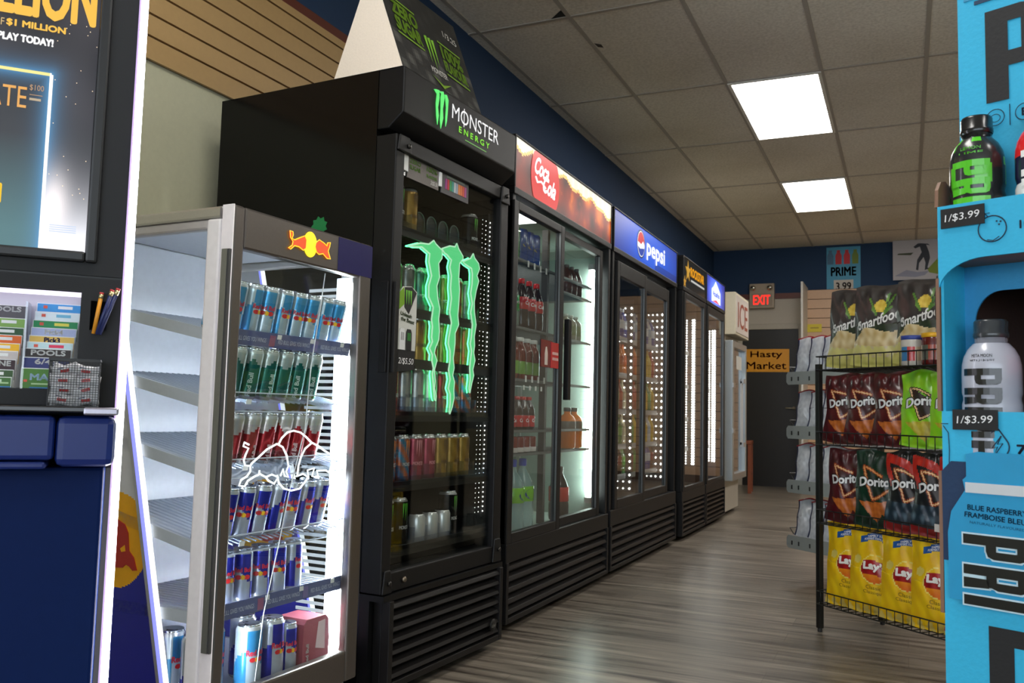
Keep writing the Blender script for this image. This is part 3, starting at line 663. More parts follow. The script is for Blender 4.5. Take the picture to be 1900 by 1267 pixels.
# green claw light: backing plates with a brighter rim
for q in CLAWS:
    g = MB(); g.prism(q, .046, .056, EM1, (.13, .90, .31)); o = g.build('claw_light', mo)
    e = MB(); e.tube([(p[0], .0465, p[1]) for p in q], .0027, EM2, (.44, .76, .50), 5, True); e.tube([(p[0], .0585, p[1]) for p in q], .003, EM5, (.10, 1.0, .30), 4, True); e.build('neon_rim', o)  # second tube added behind each plate to throw green onto the cans
for z in (1.44, 1.185, .85, .63, .43): wire_shelf(mo, .04, .71, .055, .68, z, c(24, 24, 24))
b = MB()
for z, h in ((1.44, .06), (1.185, .06), (.85, .06), (.63, .06), (.43, .06)):
    for k in range(9): b.box(.066 + k * .0745, .0675 + k * .0745, .052, .12, z, z + h, GLT)
    b.box(.045, .70, .046, .049, z, z + .028, GLT)
b.build('shelf_dividers', mo)
led_strip_and_reflections(mo, .683, .066, .50, 1.60, .0175, .0034, ((0, 1.0), (-.032, .7), (-.058, .45)), em=EM5)
b = MB(); b.box(.694, .698, .06, .07, .48, 1.61, EM2, (.75, .8, 1.0)); b.build('led_diffuser', mo)
b = MB(); b.prism([(.315 + (.026 if k % 2 else .034) * math.cos(2 * PI * k / 18), 1.452 + (.026 if k % 2 else .034) * math.sin(2 * PI * k / 18)) for k in range(18)], -.0015, -.0003, SATIN, c(24, 130, 70), axis='x'); b.build('side_sticker', mo)
b = grille(mo, .02, .735, .035, .295, 7)
g = MB(); g.lathe([(0, 0), (.022, 0), (.022, .004), (0, .004)], BLKPL, c(14, 14, 14), 20); g.text('idw', lambda u, v: (u, v - .008, .0046), .014, BLKPL, c(120, 118, 112), w=.028); o = g.build('maker_badge', mo); o.location = (.66, -.001, .10); o.rotation_euler = (PI / 2, 0, 0)
g = MB(); g.box(.0, .745, .01, .10, .294, .312, BLKPL, bk); g.box(.0, .745, .062, .10, .035, .294, BLKPL, bk); g.build('kick_rail', mo)

# tent shaped display card standing on its top
t = thing('tent_card', 'black and green triangular promotion card standing on tall energy cooler', 'display', MO, (0, 0, 1.9375))
def tent(u, v): return (.0 + u * .50, .01 + v * .135, v * .36)
b = MB()
def tcol(u, v):
    n = math.sin(u * 31) * math.sin(v * 23 + u * 9)
    if v < .40: return lerp(c(34, 34, 34), c(92, 92, 88), max(0, n) * .7)
    return lerp(c(22, 23, 22), c(38, 38, 36), max(0, n))
b.grid(40, 30, tent, CARD, tcol, False)
b.add([(0, .28, 0), (.5, .28, 0), (.5, .145, .36), (0, .145, .36)], [(0, 3, 2, 1)], CARD, c(30, 30, 30))
b.add([(0, .01, 0), (0, .28, 0), (0, .145, .36)], [(0, 2, 1)], CARD, c(236, 222, 205)); b.add([(.5, .01, 0), (.5, .28, 0), (.5, .145, .36)], [(0, 1, 2)], CARD, c(236, 222, 205))
b.add([(0, .01, 0), (.5, .01, 0), (.5, .28, 0), (0, .28, 0)], [(0, 3, 2, 1)], CARD, c(60, 60, 60))
def tp(u0, v0, rot=0): return lambda a, q: (u0 + a * math.cos(rot) - q * math.sin(rot), .007 + (v0 + a * math.sin(rot) + q * math.cos(rot)) * .375, v0 + a * math.sin(rot) + q * math.cos(rot))
GRN = c(112, 150, 34)
for s_, x, z, h, w_ in (('ZERO', .115, .205, .055, .15), ('SUGAR', .115, .145, .055, .15), ('100%', .385, .150, .055, .14), ('FLAVOUR', .385, .10, .045, .15)):
    b.text(s_, tp(x, z, R(-3)), h, CARD, GRN, w=w_, bold=.06)
for x0, z in ((.04, .27), (.04, .135), (.31, .215), (.31, .088)): b.add([tp(x0, z, R(-3))(0, 0), tp(x0, z, R(-3))(.15, 0), tp(x0, z, R(-3))(.15, .006), tp(x0, z, R(-3))(0, .006)], [(0, 1, 2, 3)], CARD, GRN)
for k in range(3): b.add([tp(0, 0)(.215 + k * .022, .20), tp(0, 0)(.222 + k * .022, .10 - (.02 if k == 1 else 0)), tp(0, 0)(.233 + k * .022, .205)], [(0, 1, 2)], CARD, c(120, 175, 45))
b.text('MONSTER', tp(.25, .06), .022, CARD, c(200, 200, 195), w=.10); b.text('2/5.50', tp(.07, .315, R(-3)), .025, CARD, c(200, 200, 195), w=.06); b.text('1/3.25', tp(.42, .26, R(-3)), .025, CARD, c(190, 190, 185), w=.09)
b.add([tp(0, 0)(.19, .045), tp(0, 0)(.25, .025), tp(0, 0)(.31, .045), tp(0, 0)(.25, .012)], [(0, 3, 2, 1)], CARD, GRN)
b.build('card', t)
# small green sticker on the cooler side is a price tag left behind

# ================================================================ silver glass sided cooler, nearest on the left
SILV = c(196, 192, 190)
rb = thing('glass_side_cooler', 'silver and white cooler with glass side, glowing yellow bull sign and small cans', 'cooler', RB)
W, D, Z0, Z1 = .555, .55, .105, 1.35
def dgy(z): return .154 + .2526 * (z - .209)
b = MB()
b.box(0, W, .04, D, Z1 - .03, Z1, METAL, SILV)                       # top
b.box(0, W, .04, D, .0, Z0 + .05, SATIN, c(150, 148, 150))            # base
b.box(0.03, W - .03, D - .03, D, Z0, Z1 - .03, SATIN, c(226, 230, 240))
for x in (0, W - .03):
    b.box(x, x + .03, .042, .088, Z0 + .05, Z1 - .03, SATIN, c(250, 247, 247))
    b.box(x + .003, x + .027, .088, D - .03, Z1 - .055, Z1 - .03, SATIN, c(190, 186, 184))
b.build('body', rb, bevel=.006)
b = MB(); b.add([(.034, .05, Z1 - .032), (W - .034, .05, Z1 - .032), (W - .034, D - .035, Z1 - .032), (.034, D - .035, Z1 - .032)], [(0, 3, 2, 1)], SATIN, c(220, 224, 232))
b.box(.034, W - .034, .05, D - .03, Z0 + .05, Z0 + .054, SATIN, c(222, 226, 232)); b.build('liner', rb)
for x, s_ in ((0.0, -1), (W, 1)):
    # painted rear part of each side, cut along a slanting line
    q = MB(); zb, zt = Z0 + .0, Z1 - .03; rnd = 40
    def pos(u, v, x=x, s_=s_): z = zb + v * (zt - zb); return (x - s_ * .012, dgy(z) + u * (D - dgy(z)), z)
    def colr(u, v):
        z = zb + v * (zt - zb); y = dgy(z) + u * (D - dgy(z))
        if math.hypot(y - .355, z - .525) < .118: return c(244, 176, 16)
        return c(214, 214, 216) if z > .50 else c(28, 34, 150)
    q.grid(110, 300, pos, SATIN, colr, False)
    if s_ < 0: q.f = [f[::-1] for f in q.f]
    sb = [(.351, .575), (.325, .566), (.311, .545), (.304, .502), (.286, .487), (.273, .457), (.288, .455), (.3, .464), (.313, .468), (.324, .459), (.344, .457), (.40, .47), (.46, .52), (.44, .57)]
    q.prism(sb, x - s_ * .013 if s_ < 0 else x - s_ * .016, x - s_ * .010 if s_ < 0 else x - s_ * .013, SATIN, c(178, 40, 34), axis='x')
    q.prism([(.335, .505), (.320, .515), (.316, .500), (.330, .497)], x - .014 if s_ > 0 else x + .009, x - .010 if s_ > 0 else x + .013, SATIN, c(244, 176, 16), axis='x')
    q.build('side_panel', rb)
    q = MB(); za, zc = .15, 1.315
    q.add([(x - s_ * .008, .088, za), (x - s_ * .008, dgy(za), za), (x - s_ * .008, dgy(zc), zc), (x - s_ * .008, .088, zc)], [(0, 3, 2, 1) if s_ < 0 else (0, 1, 2, 3)], GLC)
    q.build('side_glass', rb)
    q = MB(); xx = x - s_ * .004
    for dy, m_, cc in ((-.010, EM2, (1, 1, 1)), (.004, EM2, (.22, .24, 1.0)), (.015, METAL, c(200, 200, 215))):
        q.prism([(dgy(za) + dy - .006, za), (dgy(za) + dy + .006, za), (dgy(zc) + dy + .006, zc), (dgy(zc) + dy - .006, zc)], xx - .003, xx + .003, m_, cc, axis='x')
    q.build('led_edge', rb)
# front door
dr = MB(); dr2 = frame_mb(0.0, W, Z0, Z1, -.002, .030, .036, .052, .085, .103, METAL, c(118, 112, 108))
door = dr2.build('door', rb, bevel=.006)
g = MB()
g.box(-.003, .0, -.002, .034, Z0, Z1, SATIN, c(252, 247, 247)); g.build('door_edge', door)
g = MB(); g.box(.396, W - .001, -.0035, -.002, Z1 - .098, Z1 - .004, GLOSSP, c(24, 22, 84)); g.build('blue_corner', door)
g = MB(); g.box(.034, W - .05, .010, .014, Z0 + .083, Z1 - .101, GLC); g.build('glass', door)
g = MB(); g.box(-.012, -.003, .004, .022, .30, 1.24, METAL, c(150, 150, 150)); g.box(-.010, .0, -.0015, .003, .30, 1.24, SATIN, c(70, 70, 70)); g.build('door_handle', door)
g = MB(); cx, cz = .275, 1.302
sun = [(cx + .0265 * math.cos(2 * PI * i / 30), cz + .0345 * math.sin(2 * PI * i / 30)) for i in range(30)]
g.prism(sun, -.0045, -.003, EM2, (1.0, .74, .02))
for q in ([(.191, 1.323), (.202, 1.322), (.204, 1.314), (.2, 1.304), (.21, 1.302), (.233, 1.313), (.249, 1.32), (.257, 1.311), (.256, 1.288), (.245, 1.281), (.228, 1.287), (.211, 1.287), (.196, 1.275), (.188, 1.277), (.202, 1.287), (.204, 1.297), (.194, 1.306)],
          [(.295, 1.311), (.308, 1.321), (.33, 1.315), (.341, 1.31), (.343, 1.319), (.355, 1.322), (.352, 1.308), (.347, 1.297), (.358, 1.276), (.343, 1.276), (.326, 1.286), (.309, 1.281), (.298, 1.286), (.292, 1.299)]):
    g.prism(q, -.0055, -.003, EM1, (.92, .10, .02)); g.tube([(a, -.0062, z) for a, z in q], .0016, EM2, (1.0, .55, .02), 4, True)
g.build('lit_bull_sign', door)
NEON = [[(.108, .773), (.092, .779), (.089, .77), (.107, .764), (.098, .749), (.093, .735), (.098, .723), (.116, .721), (.121, .727), (.142, .74), (.172, .76), (.208, .773)],
 [(.208, .773), (.23, .764), (.247, .741), (.255, .714), (.247, .7), (.257, .685), (.242, .689), (.235, .707), (.226, .69)],
 [(.116, .721), (.117, .707), (.106, .696), (.087, .688), (.081, .675), (.1, .672), (.11, .685), (.135, .695), (.148, .698), (.149, .709)],
 [(.15, .7), (.173, .69), (.194, .696), (.218, .687), (.204, .672), (.182, .681), (.173, .69)],
 [(.213, .77), (.224, .787), (.245, .802), (.269, .806), (.297, .801), (.321, .788), (.342, .773)],
 [(.214, .693), (.221, .673), (.241, .657), (.27, .65), (.303, .653), (.324, .67), (.337, .684)],
 [(.291, .686), (.294, .713), (.303, .736), (.318, .758), (.345, .773), (.374, .762), (.398, .75), (.428, .738), (.435, .712), (.422, .688)],
 [(.287, .686), (.314, .691), (.337, .68), (.331, .7), (.359, .704), (.351, .683), (.379, .677), (.37, .697), (.407, .696), (.432, .685), (.428, .666)]]
g = MB()
for q in NEON: g.tube([(a, .020, z) for a, z in q], .0026, EM2, (.95, .97, 1.0), 6)
g.build('bull_neon', rb)
g = MB(); g.tube([(.372, .021, 1.24), (.36, .022, 1.15), (.33, .022, .98), (.315, .021, .81), (.262, .021, .64), (.235, .022, .52), (.19, .022, .35), (.17, .022, .19)], .0016, SATIN, c(240, 240, 245), 5); g.build('neon_cord', rb)
g = MB(); g.box(.497, .512, .050, .070, .19, 1.235, EM30, (.86, .94, 1.0)); g.build('led_lamp', rb)
g = MB(); g.box(.0315, .0345, .052, .072, .19, 1.235, EM30, (.80, .90, 1.0)); g.build('led_lamp', rb)  # unseen lamp added behind the left post to brighten the interior
g = MB(); g.box(.512, .520, .034, .09, .17, 1.25, SATIN, c(190, 205, 215)); g.build('lamp_holder', rb)
# glowing ticks imitating the lamp column's reflection along the far side
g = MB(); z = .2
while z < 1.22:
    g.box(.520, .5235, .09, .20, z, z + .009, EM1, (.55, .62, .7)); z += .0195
g.build('lamp_reflection', rb)
g = MB(); 
for i in range(9):
    r_ = .012 + i * .0085; g.tube([(.07 + .0 + r_ * math.cos(2 * PI * k / 28), D - .036, .50 + r_ * math.sin(2 * PI * k / 28)) for k in range(28)], .0018, METAL, c(90, 92, 100), 4, True)
for a in range(4): g.tube([(.07 - .08 * math.cos(a * PI / 4), D - .034, .50 - .08 * math.sin(a * PI / 4)), (.07 + .08 * math.cos(a * PI / 4), D - .034, .50 + .08 * math.sin(a * PI / 4))], .0018, METAL, c(90, 92, 100), 4)
g.build('fan_grille', rb)
RBS = (1.048, .885, .722, .538, .378)
for i, z in enumerate(RBS):
    s_ = .30 if i < 5 else 0
    tz, z = z, 0.0
    g = MB(); g.box(.022, .50, .015, .36, z - .007, z - .003, SATIN, c(214, 220, 232))
    for k in range(24): g.box(.03 + k * .02, .034 + k * .02, -.03, .35, z - .003, z, SATIN, c(200, 208, 222))
    g.box(.012, .020, -.01, .35, z - .026, z + .002, SATIN, c(205, 210, 220)); g.box(.500, .508, -.01, .35, z - .026, z + .002, SATIN, c(205, 210, 220))
    sh = g.build('shelf', rb); sh.location = (0, .07, tz); sh.rotation_euler.x = .20 if i < 4 else .0
    l = MB()
    if i in (0, 4):
        l.box(.012, .508, .030 - .07, .033 - .07, z - .022, z + .016, SATIN, c(88, 96, 138))
        for k in range(3): l.text('RED BULL GIVES YOU WINGS', flat(.10 + k * .17, z - .010, .029 - .07), .011, SATIN, c(196, 204, 224), w=.125)
        for k in range(3): l.box(.175 + k * .17, .195 + k * .17, .0285 - .07, .0297 - .07, z - .018, z + .010, SATIN, c(150, 90, 120) if k != 1 else c(120, 110, 160)); l.box(.20 + k * .13, .215 + k * .13, .0275 - .07, .0287 - .07, z + .002, z + .014, CARD, WHITE)
        l.build('label_strip', sh)
    else:
        l.box(.012, .508, .030 - .07, .032 - .07, z - .022, z + .024, GLT); l.box(.012, .508, .0295 - .07, .0325 - .07, z + .023, z + .0255, SATIN, c(210, 218, 232)); l.box(.012, .508, .0295 - .07, .0325 - .07, z - .024, z - .0215, SATIN, c(215, 222, 235))
        l.build('lip', sh)
        l = MB()
        l.box(.1, .118, .0275 - .07, .0290 - .07, z - .004, z + .008, CARD, WHITE); l.build('price_tag', sh)

# ---------------------------------------------------------------- cans
def make_can(name, label, r, h, top, colf, txt=None, tcol=WHITE, tz=.5, th=.012, tw=None, vert=False, extra=None):
    t = thing(name, label, 'can')
    b = MB(); n = 32
    zs = [i / 16 for i in range(17)]
    prof = [(r * .78, 0), (r * .92, .004), (r, .010)] + [(r, .010 + (h - .024) * q) for q in zs[1:]] + [(r * .86, h - .005)]
    def cf(th_, z, k):
        if k < 2: return c(190, 192, 196)
        if k >= len(prof) - 2: return top
        a = (th_ + PI / 2) % (2 * PI)          # a = 0 faces the front
        if a > PI: a -= 2 * PI
        return colf(a, z / h)
    b.lathe(prof, CANM, n=n, colf=cf)
    wrap = lambda u, v: ((r + .0006) * math.sin(u / r), -(r + .0006) * math.cos(u / r), v)
    if txt:
        if vert: b.text(txt, lambda u, v: wrap(-v + th / 2, tz * h + u), th, SATIN, tcol, w=tw, bold=.04, fine=.25)
        else: b.text(txt, lambda u, v: wrap(u, tz * h + v), th, SATIN, tcol, w=tw, bold=.05, fine=.25)
    if extra: extra(b, wrap, h, r)
    b.build('body', t)
    b = MB(); b.lathe([(r * .86, h - .005), (r * .86, h), (r * .80, h), (r * .78, h - .004), (0, h - .004)], STEEL, top, 24)
    ld = b.build('lid', t)
    b = MB(); b.box(-.006, .006, -.012, .012, h - .0035, h - .002, STEEL, c(180, 180, 185)); b.build('pull_tab', ld)
    return t
def sunmark(b, wrap, h, r):
    for dx, cc in ((-.011, c(200, 30, 40)), (.011, c(200, 30, 40)), (0, c(240, 190, 30))):
        p = [wrap(dx + (.006 if dx == 0 else .008) * math.cos(2 * PI * i / 10), h * .47 + .006 * math.sin(2 * PI * i / 10)) for i in range(10)]
        b.add(p, [list(range(10))], SATIN, cc)
def energy(c1, c2):
    def f(a, v):
        s_ = (v - .5) + .12 * math.sin(a * 2)
        k = int(math.floor((a + PI) / (PI / 2) + .5)) % 2
        return (c1 if (s_ > 0) == (k == 0) else c2)
    return f
def diag(c1, c2): return lambda a, v: c1 if v > .72 - abs(a) * .25 else c2
KC = {}
def k_sky(): return make_can('energy_can', 'x', .0265, .133, c(200, 205, 212), energy(c(70, 160, 215), c(196, 214, 226)), 'Red Bull', c(190, 30, 60), .53, .012, .044, extra=sunmark)
def k_green(): return make_can('energy_can', 'x', .0265, .133, c(190, 200, 198), lambda a, v: c(176, 190, 188) if v > .80 - .5 * abs(math.sin(a * 1.5)) * .3 else (c(24, 100, 92) if v > .2 else c(60, 120, 92)), 'Red Bull', c(190, 205, 200), .3, .012, .06, vert=True)
def k_red(): return make_can('energy_can', 'x', .0265, .133, c(200, 200, 205), lambda a, v: c(196, 190, 190) if v > .78 - .18 * abs(math.sin(a * 1.5)) else (c(150, 24, 34) if v > .25 else c(120, 24, 34)), 'Red Bull', c(216, 200, 200), .2, .012, .05, vert=True)
def k_blue(): return make_can('energy_can', 'x', .0265, .133, c(200, 205, 215), energy(c(38, 46, 168), c(190, 196, 212)), 'Red Bull', c(206, 30, 60), .56, .012, .044, extra=sunmark)
def k_skyb(): return make_can('tall_energy_can', 'x', .0335, .160, c(205, 208, 214), energy(c(60, 148, 205), c(196, 210, 224)), 'Red Bull', c(196, 30, 60), .53, .015, .055, extra=sunmark)
def k_blueb(): return make_can('tall_energy_can', 'x', .0335, .160, c(205, 208, 214), energy(c(34, 40, 160), c(192, 198, 216)), 'Red Bull', c(206, 30, 60), .53, .015, .055, extra=sunmark)
ROWS = [(k_sky, 'sky', RBS[0], .027, .0565, 9, 'light blue and silver slim can', 'top shelf', 'sky blue cans on the top shelf'),
        (k_green, 'green', RBS[1], .034, .058, 7, 'dark green and silver slim can', 'second shelf', 'green cans on the second shelf'),
        (k_red, 'red', RBS[2], .034, .060, 7, 'dark red and silver slim can', 'third shelf behind the bull neon', 'red cans on the third shelf'),
        (k_blue, 'blue', RBS[3], .030, .058, 8, 'blue and silver slim can', 'fourth shelf below the bull neon', 'blue cans on the fourth shelf'),
        (k_blue, 'blue', RBS[4], .045, .0625, 6, 'blue and silver slim can', 'fifth shelf with lettered edge', 'blue cans on the fifth shelf')]
for mk, key, z, x0, dx, n, what, where, grp in ROWS:
    for k in range(n):
        o = use('can_' + key, mk); o.name = 'energy_can'
        tl = .20 if z > RBS[4] else 0
        place(o, RB, (x0 + k * dx, .082, z + tl * .012), random.uniform(-.8, .8), '%s, %s on %s of silver cooler' % (what, ORD[k], where.split(' with')[0].split(' behind')[0].split(' below')[0]), grp, tl)
for mk, key, x, y, lab in ((k_skyb, 'skyb', .125, .13, 'tall light blue can at the back left of the cooler floor'), (k_skyb, 'skyb', .196, .072, 'tall light blue can at the front of the cooler floor'),
        (k_blueb, 'blueb', .277, .072, 'tall blue can beside the light blue one on the cooler floor'), (k_blueb, 'blueb', .262, .155, 'tall blue can standing behind the others on the cooler floor'), (k_blue, 'blue', .343, .075, 'small blue can between tall blue can and pink multipack'),
        (k_blueb, 'blueb', .048, .10, 'tall blue can by the glass side on the cooler floor'), (k_skyb, 'skyb', .055, .19, 'tall light blue can against the slanted side panel on the cooler floor')):
    place(use('can_' + key, mk), RB, (x, y, .16), random.uniform(-.4, .4), lab, 'cans on the cooler floor')
t = thing('can_multipack', 'dark pink cardboard multipack of cans standing on the cooler floor', 'box', RB, (.375, .045, .16))
b = MB(); b.prism([(0, 0), (.105, 0), (.110, .06), (.104, .120), (.092, .132), (.012, .132), (0, .120), (-.003, .06)], 0, .10, CARD, c(164, 78, 92))
b.prism([(.050, .05), (.09, .04), (.088, .12), (.060, .118)], -.001, 0, CARD, c(232, 205, 210)); b.lathe([(0, 0), (.02, 0)], CARD, c(196, 110, 80), 16)
b.text('Red Bull', flat(.022, .012, -.0015, PI / 2), .012, CARD, WHITE, w=.055, bold=.05, align='l')
b.build('carton', t)

# energy cooler contents
def mcan(key, c1, c2, m1, lab):
    def mk():
        def ex(b, wrap, h, r):
            for k in (-1, 0, 1):
                p = [wrap(k * .009 - .003, h * .86), wrap(k * .009 - .001, h * (.52 if k == 0 else .57)), wrap(k * .009 + .004, h * .87), wrap(k * .009, h * .89)]
                b.add(p, [(0, 1, 2, 3)], SATIN, m1)
        return make_can('tall_can', 'x', .033, .158, c(190, 190, 190), lambda a, v: lerp(c1, c2, .5 + .5 * math.sin(a * 5 + v * 17)), 'MONSTER', m1 if c1[0] > .3 else c(200, 200, 200), .36, .012, .045, extra=ex)
    return key, mk
MC = dict(black=mcan('m_black', c(20, 20, 22), c(26, 26, 28), c(90, 190, 50), ''), gold=mcan('m_gold', c(170, 130, 60), c(190, 150, 74), c(90, 60, 30), ''), lime=mcan('m_lime', c(120, 130, 60), c(150, 150, 80), c(60, 80, 30), ''),
          white=mcan('m_white', c(206, 206, 206), c(190, 192, 192), c(110, 110, 115), ''), pink=mcan('m_pink', c(190, 80, 100), c(170, 60, 84), c(230, 150, 160), ''), red=mcan('m_red', c(140, 40, 44), c(180, 60, 60), c(220, 120, 110), ''),
          bluo=mcan('m_bluo', c(60, 150, 190), c(220, 120, 70), c(230, 140, 80), ''), teal=mcan('m_teal', c(60, 130, 110), c(90, 150, 120), c(30, 60, 50), ''), oran=mcan('m_oran', c(190, 100, 50), c(160, 120, 70), c(70, 40, 20), ''), grey=mcan('m_grey', c(150, 154, 150), c(120, 124, 124), c(60, 70, 66), ''))
NAMEC = dict(black='black', gold='gold', lime='lime green', white='white', pink='pink', red='red', bluo='blue and orange', teal='teal', oran='orange', grey='grey')
MROWS = [('top', 1.44, [(0, 'black'), (1, 'gold'), (6.2, 'black')]),
         ('second', 1.185, [(0, 'lime'), (1, 'grey'), (2, 'teal'), (3, 'teal'), (4, 'lime'), (5, 'oran'), (6, 'grey')]),
         ('third', 1.02, [(0, 'lime'), (1, 'lime'), (2, 'gold'), (3, 'oran'), (4, 'lime'), (5, 'oran'), (6, 'oran')]),
         ('fourth', .85, [(0, 'red'), (1, 'white'), (2, 'white'), (3, 'white'), (4, 'red'), (5, 'bluo'), (6, 'bluo')]),
         ('fifth', .63, [(0, 'bluo'), (1, 'bluo'), (2, 'pink'), (3, 'pink'), (4, 'gold'), (5, 'gold'), (6, 'gold')]),
         ('bottom', .43, [(0, 'black'), (1, 'black'), (5, 'black')])]
wire_shelf(mo, .04, .71, .055, .68, 1.02, c(24, 24, 24))
for rn, z, items in MROWS:
    for i, (k, kind) in enumerate(items):
        key, mk = MC[kind]; o = use(key, mk); o.name = 'tall_can'
        place(o, MO, (.108 + k * .0765, .100, z), random.uniform(-.3, .3), '%s tall can on the %s shelf of claw cooler, %s' % (NAMEC[kind], rn, ORD[i]), 'tall cans on the %s shelf' % rn)
def silver_can():
    t = thing('blank_can', 'x', 'can')
    b = MB(); b.lathe([(.024, 0), (.029, .005), (.029, .085), (.024, .095)], CANM, c(232, 232, 232), 24); b.build('body', t)
    b = MB(); b.lathe([(.024, .095), (.024, .097), (.021, .093), (0, .093)], STEEL, c(220, 220, 220), 20); b.build('lid', t); return t
for k in range(3):
    place(use('silver', silver_can), MO, (.275 + k * .078, .085, .43), 0, 'short plain silver white can, %s of three on the bottom shelf' % ['leftmost', 'middle', 'rightmost'][k], 'short white cans on the bottom shelf')
def empty_pusher():
    b = MB(); pts = [(.0, 0, .02)]
    for i in range(13): a = PI * i / 12; pts.append((.03 - .03 * math.cos(a), 0, .055 + .03 * math.sin(a)))
    pts.append((.06, 0, .02)); b.tube(pts, .0022, SATIN, c(120, 130, 128), 5); b.prism([(p[0], p[2]) for p in pts], .002, .004, SATIN, c(26, 30, 30))
    return b.build('shelf_pusher')
for k in range(4):
    b0 = use('pusher', empty_pusher); place(b0, MO, (.225 + k * .075, .10 , 1.45), 0, 'empty curved dark can pusher, %s on the top shelf' % ORD[k], 'empty can pushers on the top shelf'); b0['category'] = 'pusher'

# ---------------------------------------------------------------- bottles
def make_bottle(name, r, h, liq, capc, lab, lz=(.3, .6), neck=.42, capr=.35, mat=None, txt=None, tcol=WHITE, shape='pop', sub=True, badge=None):
    t = thing(name, 'x', 'bottle') if sub else None
    b = MB(); cr = r * capr
    if shape == 'pop': pr = [(r * .7, 0), (r * .95, .006), (r, .02), (r, h * .30), (r * .94, h * .36), (r, h * .45), (r * .98, h * .58), (r * .80, h * .70), (cr * 1.2, h * .86), (cr, h * .90), (cr, h * .93)]
    elif shape == 'wide': pr = [(r * .8, 0), (r, .008), (r, h * .62), (r * .93, h * .70), (r * .72, h * .78), (cr * 1.05, h * .84), (cr, h * .90)]
    else: pr = [(r * .85, 0), (r, .006), (r, h * .92), (r * .9, h * .97)]
    b.lathe(pr, mat or LIQD, liq, 20)
    l = b if not sub else MB()
    lr = r * 1.012
    l.lathe([(lr * .985, h * lz[0]), (lr, h * lz[0] + .001), (lr, h * lz[1]), (lr * .985, h * lz[1] + .001)], GLOSSP, lab, 24)
    wrap = lambda u, v: ((lr + .0006) * math.sin(u / lr), -(lr + .0006) * math.cos(u / lr), v)
    if txt: l.text(txt, lambda u, v: wrap(u, h * (lz[0] + lz[1]) / 2 - h * .03 + v), h * (lz[1] - lz[0]) * .32, GLOSSP, tcol, w=r * 1.4, bold=.04, fine=.3)
    if badge:
        p = [wrap(r * .75 * math.cos(2 * PI * i / 16), h * (lz[0] + lz[1]) / 2 + h * .075 * math.sin(2 * PI * i / 16)) for i in range(16)]
        l.add([(a * 1.005, q * 1.005, z) for a, q, z in p], [list(range(16))], GLOSSP, badge)
    k = b if not sub else MB()
    if shape != 'cup': k.lathe([(cr * 1.15, h * .90), (cr * 1.2, h * .91), (cr * 1.2, h * .985), (cr * 1.05, h), (0, h)], GLOSSP, capc, 16)
    if sub:
        b.build('bottle', t); l.build('label', t)
        if k.v: k.build('cap', t)
        return t
    return b.build(name)
CKR = [
 ('top', 1.533, [(.235, 'tea_green'), (.317, 'tea_blue'), (.389, 'tea_blue'), (.461, 'tea_blue')]),
 ('second', 1.238, [(.245, 'lemon'), (.345, 'cola'), (.43, 'cola'), (.515, 'cola')]),
 ('third', 1.013, [(.255, 'juice'), (.332, 'juice'), (.408, 'juice'), (.484, 'juice')]),
 ('fourth', .793, [(.245, 'smallcola'), (.313, 'smallcola'), (.382, 'smallcola'), (.449, 'smallcola')])]
BD = dict(tea_green=('ice tea bottle', dict(r=.034, h=.15, liq=c(40, 110, 60), capc=c(60, 140, 80), lab=c(30, 120, 60), shape='cup', lz=(.1, .9))),
 tea_blue=('tall can', dict(r=.034, h=.15, liq=c(30, 60, 140), capc=WHITE, lab=c(36, 74, 150), shape='cup', lz=(.05, .93), badge=c(190, 170, 90))),
 lemon=('bottle', dict(r=.034, h=.225, liq=c(170, 190, 180), capc=c(30, 160, 70), lab=c(20, 150, 66), mat=LIQ, txt='Sprite')),
 cola=('bottle', dict(r=.034, h=.225, liq=c(40, 20, 14), capc=c(205, 30, 36), lab=c(190, 20, 28), txt='Coca', lz=(.38, .62))),
 juice=('bottle', dict(r=.034, h=.185, liq=c(120, 44, 30), capc=c(225, 225, 220), lab=c(120, 170, 70), shape='wide', lz=(.12, .42), capr=.55)),
 smallcola=('bottle', dict(r=.031, h=.145, liq=c(46, 18, 14), capc=c(205, 30, 36), lab=c(190, 22, 30), txt='Coke', lz=(.08, .42), capr=.42)),
 cup=('cup', dict(r=.030, h=.07, liq=c(120, 30, 24), capc=WHITE, lab=c(210, 200, 195), shape='cup', lz=(.02, .3))),
 water=('bottle', dict(r=.052, h=.318, liq=c(170, 200, 200), capc=c(30, 60, 170), lab=c(120, 190, 40), mat=LIQ, lz=(.42, .62), badge=c(24, 50, 130), capr=.28)),
 darkb=('bottle', dict(r=.031, h=.155, liq=c(84, 56, 48), capc=c(70, 60, 60), lab=c(96, 64, 60), lz=(.2, .55))),
 paleb=('bottle', dict(r=.031, h=.13, liq=c(150, 150, 130), capc=c(190, 200, 190), lab=c(120, 130, 90), shape='wide', lz=(.2, .6))),
 orange=('bottle', dict(r=.046, h=.205, liq=c(245, 130, 10), capc=c(70, 70, 66), lab=c(110, 100, 90), shape='wide', lz=(.45, .66))),
 bigcola=('bottle', dict(r=.050, h=.262, liq=c(26, 14, 12), capc=c(30, 30, 30), lab=c(196, 40, 30), lz=(.36, .62))))
def bottle(k):
    kw = dict(BD[k][1]); r = kw.pop('r'); h = kw.pop('h')
    return use('bt_' + k, lambda: make_bottle('drink_bottle' if k not in ('tea_blue', 'cup') else ('tea_can' if k == 'tea_blue' else 'paper_cup'), r, h, kw.pop('liq'), kw.pop('capc'), kw.pop('lab'), **kw))
DESC = dict(tea_green='green drink bottle', tea_blue='blue tea can', lemon='green capped soda bottle', cola='red capped cola bottle', juice='white capped juice bottle', smallcola='small red capped cola bottle', cup='dark red paper cup', water='large clear water bottle with lime green label', darkb='dark brown bottle', paleb='pale drink bottle', orange='large orange soda bottle', bigcola='big cola bottle with red label')
